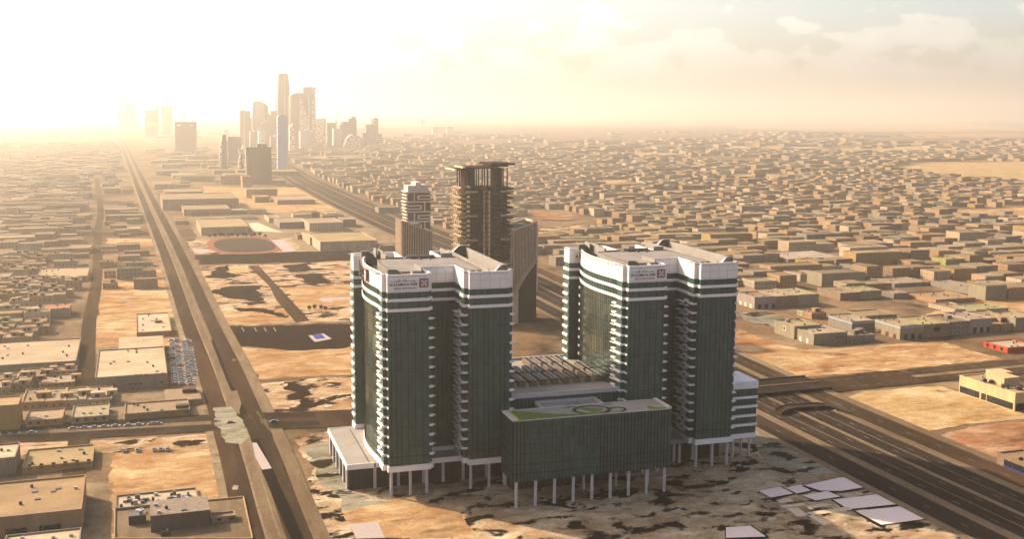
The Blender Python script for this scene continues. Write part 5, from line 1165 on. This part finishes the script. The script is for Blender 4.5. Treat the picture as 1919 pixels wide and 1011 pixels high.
district(66, 290, 1160, 2500, 26, 26, 14, 32, 6.5, .42, 'centre', 5, big=.2)
district(40, 380, 2510, 4500, 40, 45, 50, 50, 8, .35, 'centre', 5)
district(390, 1500, 3900, 6200, 34, 40, 50, 60, 9, .5, 'right', 5)
district(1500, 5200, 3900, 9500, 45, 50, 90, 120, 10, .4, 'right', 7)
district(-5000, 1500, 6200, 9500, 70, 80, 200, 190, 12, .13, 'far', 4)
# keep roofs from running into one another
CAND = [c for c in CAND if not (2300 < c[1] < 6000 and 60 < c[0] < 900 and proj(W(c[0], c[1]))[0] < 735 and proj(W(c[0], c[1]))[1] < 262)]
def pxarea(c):
    q, p, w_, d, h = c[:5]; a, b = proj(W(q, p)), proj(W(q+w_, p+d, h)); t_ = proj(W(q, p, h)); return abs(b[0]-a[0])*abs(b[1]-a[1])
def hidden(c):
    u, v = proj(W(c[0]+c[2]/2, c[1], 4)); return (662 < u < 960 and v > 480) or (1062 < u < 1380 and v > 470) or not (-10 < u < 1929 and v < 1015)
CAND.sort(key=lambda c: -pxarea(c)); near = [c for c in CAND if not hidden(c)][:205]; nid = {id(c) for c in near}
rest = [c for c in CAND if id(c) not in nid]
rows = {}
for c in near: rows.setdefault((c[7], c[8]), []).append(c)
ZN = {'right': 'the right-hand district', 'left': 'the left district', 'strip': 'the avenue-side strip', 'centre': 'the central district', 'far': 'the far plain'}
zr_ = {}
for z in ZN:
    ks = sorted({k[1] for k in rows if k[0] == z}); zr_[z] = {k: i for i, k in enumerate(ks)}
def nth(i): return ORD[i] if i < len(ORD) else 'number %d' % (i+1)
for (z, rw), cs in rows.items():
    cs.sort(key=lambda c: proj(W(c[0], c[1]))[0])
    for i, c in enumerate(cs):
        q, p, w_, d, h, wi, ri, _z, _r, rm = c; win = not (w_ > 36 or r.random() < .3)
        lb = '%s %s, %s from left, %s row of %s' % (WNAME[wi], 'windowed block' if win else 'plain block', nth(i), nth(zr_[z][rw]), ZN[z])
        rooms = []
        if rm:
            for k in range(r.choice((1,2,2,3))): rooms.append((r.uniform(.5,w_-6), r.uniform(.5,max(1,d-5)), r.uniform(2.6,5), r.uniform(2.6,4), 2.6))
        house(q, p, w_, d, h, WALLC[wi], ROOFC[ri], lb, 'house' if w_ < 26 else 'building', 'flat-roofed buildings of '+ZN[z], 'flat_roof_building', win, rooms, .6, pxarea(c) > 60)
ma, mw, mr = MB(), MB(), MB(); st_ = MB()
for c in rest:
    q, p, w_, d, h, wi, ri, *_q = c; big = w_ > 34 or r.random() < .25
    st_.box(q,q+w_,p,p+d,0,h,0 if not big else 1,sc_(WALLC[wi]),bottom=False); st_.f.pop(-5); st_.m.pop(-5); st_.c.pop(-5)
    st_.add([(q,p,h),(q+w_,p,h),(q+w_,p+d,h),(q,p+d,h)], [(0,1,2,3)], 2, sc_(ROOFC[ri]))
    if _q[-1]:
        for k in range(2): x, y = q+r.uniform(.5, w_-5), p+r.uniform(.5, d-4); st_.box(x,x+3.6,y,y+3,h,h+2.6,1,sc_(WALLC[wi]),bottom=False)
    if h > 7 and w_ < 34 and p < 2600 and r.random() < .5: st_.box(q,q+w_,p,p+.4,h,h+.8,1,sc_(WALLC[wi]))
o = place(st_.build('city_buildings', [M['hwin'], M['hwall'], M['hroof']])); tag(o, 'thousands of small flat-roofed buildings spreading to the horizon', 'buildings', kind='stuff')
# ---- bridges over the highway, cars, trees
q0, p0 = ax_q(H_AX, 508), 508
t = thing('road_bridge', q0, p0, 'wide flat road bridge carrying the cross road over the highway, right of the towers', 'bridge')
MB().prism([(-40,-14),(42,-12),(42,15),(-40,13)], .9, 2.0).build('deck', M['asph'], t)
for y in (-13.6, 13.2): MB().box(-40,42,y-.25,y+.25,2,2.7).build('parapet', M['soffit'], t)
MB().box(-40,42,-.6,.6,2.0,2.5).build('divider', M['median'], t)
for x in (-38, -20, 0, 20, 38): MB().box(x-.8,x+.8,-12,12,0,.95).build('pier', M['column'], t)
q0, p0 = gq(1530, 775)
t = thing('turning_bridge', q0, p0, 'low curved turning bridge across the highway, in front of the wide road bridge', 'bridge')
aw = [gq(u, v) for u, v in Z(*Z9, (240,300),(290,278),(390,268),(490,264),(560,275),(640,298))]; aw = smooth([(a-q0, b-p0) for a, b in aw], 4)
L = [(x, y-3.2) for x, y in aw]; R_ = [(x, y+3.2) for x, y in aw]
MB().prism(L+R_[::-1], .8, 1.8).build('deck', M['asph2'], t)
for S in (L, R_):
    m = MB()
    for i in range(len(S)-1): m.prism([(S[i][0],S[i][1]-.2),(S[i+1][0],S[i+1][1]-.2),(S[i+1][0],S[i+1][1]+.2),(S[i][0],S[i][1]+.2)], 1.8, 2.4)
    m.build('railing', M['soffit'], t)
for i in (3, 10, 16): MB().box(aw[i][0]-.8,aw[i][0]+.8,aw[i][1]-2.4,aw[i][1]+2.4,0,.85).build('pier', M['column'], t)
def car(u, v, mat, lb, rz=0):
    q, p = gq(u, v); t = thing('car', q, p, lb, 'car'); t.rotation_euler = (0, 0, CG+rz)
    MB().xz([(-2.2,.35),(2.2,.35),(2.2,.8),(1.3,.95),(-2.1,.95),(-2.25,.8)], -.9, .9).build('body', M[mat], t)
    MB().xz([(-1.6,.95),(1.0,.95),(.5,1.45),(-1.2,1.45)], -.78, .78).build('cabin', M['pane'], t)
    for x in (-1.4, 1.4):
        for y in (-.92, .72):
            b = MB(); n = 10; a = [(x+.33*math.cos(6.283*i/n), y, .33+.33*math.sin(6.283*i/n)) for i in range(n)]; c = [(k[0], y+.2, k[2]) for k in a]
            b.add(a+c, [tuple(range(n)), tuple(reversed(range(n, 2*n)))]+[(i, n+i, n+(i+1)%n, (i+1)%n) for i in range(n)]).build('wheel', M['tyre'], t)
car(433, 795, 'carred', 'red-brown car crossing the junction on the left'); car(514, 793, 'cardark', 'dark car just right of the boulevard junction')
# parked cars
def car_mesh():
    t = bpy.data.objects.new('parked_car', None); COL.objects.link(t)
    MB().xz([(-2.2,.35),(2.2,.35),(2.2,.8),(1.3,.95),(-2.1,.95),(-2.25,.8)], -.9, .9).build('body', M['rail'], t)
    MB().xz([(-1.6,.95),(1.0,.95),(.5,1.45),(-1.2,1.45)], -.78, .78).build('cabin', M['pane'], t)
    return t
cm0 = car_mesh(); used = [False]; rc_ = random.Random(12)
def park(u0, v0, u1, v1, n, lb, gr, turn=0):
    a, b = gq(u0, v0), gq(u1, v1)
    for i in range(n):
        if rc_.random() < .22: continue
        f = (i+rc_.uniform(-.3,.3))/(n-1); c = cm0 if not used[0] else copy_tree(cm0)
        used[0] = True; c.location = W(a[0]+(b[0]-a[0])*f+rc_.uniform(-.3,.3), a[1]+(b[1]-a[1])*f, .12); c.rotation_euler = (0, 0, CG+turn+rc_.uniform(-.05,.05)); tag(c, lb, 'car', gr)
for k, (u, v, u2, v2) in enumerate(((322,640,330,722),(331,638,342,722),(345,640,358,722),(353,640,368,722))): park(u, v, u2, v2, 22, 'pale car parked in the rows beside the big warehouse on the left', 'cars parked in rows beside the big warehouse')
park(236, 848, 318, 845, 6, 'white car in the row parked along the road south of the junction', 'white cars parked along the cross road', math.pi/2)
park(6, 818, 60, 814, 4, 'pale car parked on the verge at the left edge', 'cars on the left verge', 0)
park(140, 806, 300, 797, 9, 'pale car parked along the kerb before the row of houses', 'cars along the kerb before the houses', 0)
if 0: park(1500, 806, 1620, 890, 5, 'pale car parked along the fence of the building site by the highway', 'cars along the highway fence', math.pi/2)
if 0: park(1655, 900, 1790, 985, 4, 'car parked along the highway edge beyond the pink slabs', 'cars along the highway edge', math.pi/2)
def tree(u, v, h, lb, gr, seed):
    q, p = gq(u, v); t = thing('tree', q, p, lb, 'tree', gr); r_ = random.Random(seed)
    MB().cyl(0,0,0,h*.55,.22,.1,n=7).build('trunk', M['bark'], t); m = MB()
    for k in range(150):
        a, b, rr_ = r_.uniform(0, 6.28), r_.uniform(-1, 1), h*.34*r_.random()**.4; x, y, z = rr_*math.cos(a)*math.sqrt(1-b*b), rr_*math.sin(a)*math.sqrt(1-b*b), h*.68+rr_*b*.85; s = h*.075
        d1, d2 = Vector([r_.uniform(-1,1) for _ in range(3)]).normalized()*s, Vector([r_.uniform(-1,1) for _ in range(3)]).normalized()*s; c = Vector((x, y, z))
        m.add([c-d1, c-d2, c+d1, c+d2], [(0,1,2,3)])
    m.build('crown', M['foliage'], t)
for i in range(13): tree(393+i*8.4+(i*37 % 5), 447-(i*13 % 4)*.6, 5+(i*7 % 3), 'small dark tree, %s from the left in the row above the running track' % ORD[i], 'trees in a row above the running track', i)
for i, (u, v) in enumerate([(1466,455.5),(1478,456),(1490,457)]): tree(u, v, 7, 'small tree, %s of three beside the apartment blocks right of centre' % ORD[i], 'three trees in the right district', 50+i)
for i, (u, v) in enumerate([(580,585),(590,583),(602,584),(610,586)]): tree(u, v, 5, 'dark bush-like tree, %s of four beyond the blue court' % ORD[i], 'trees beyond the blue court', 70+i)
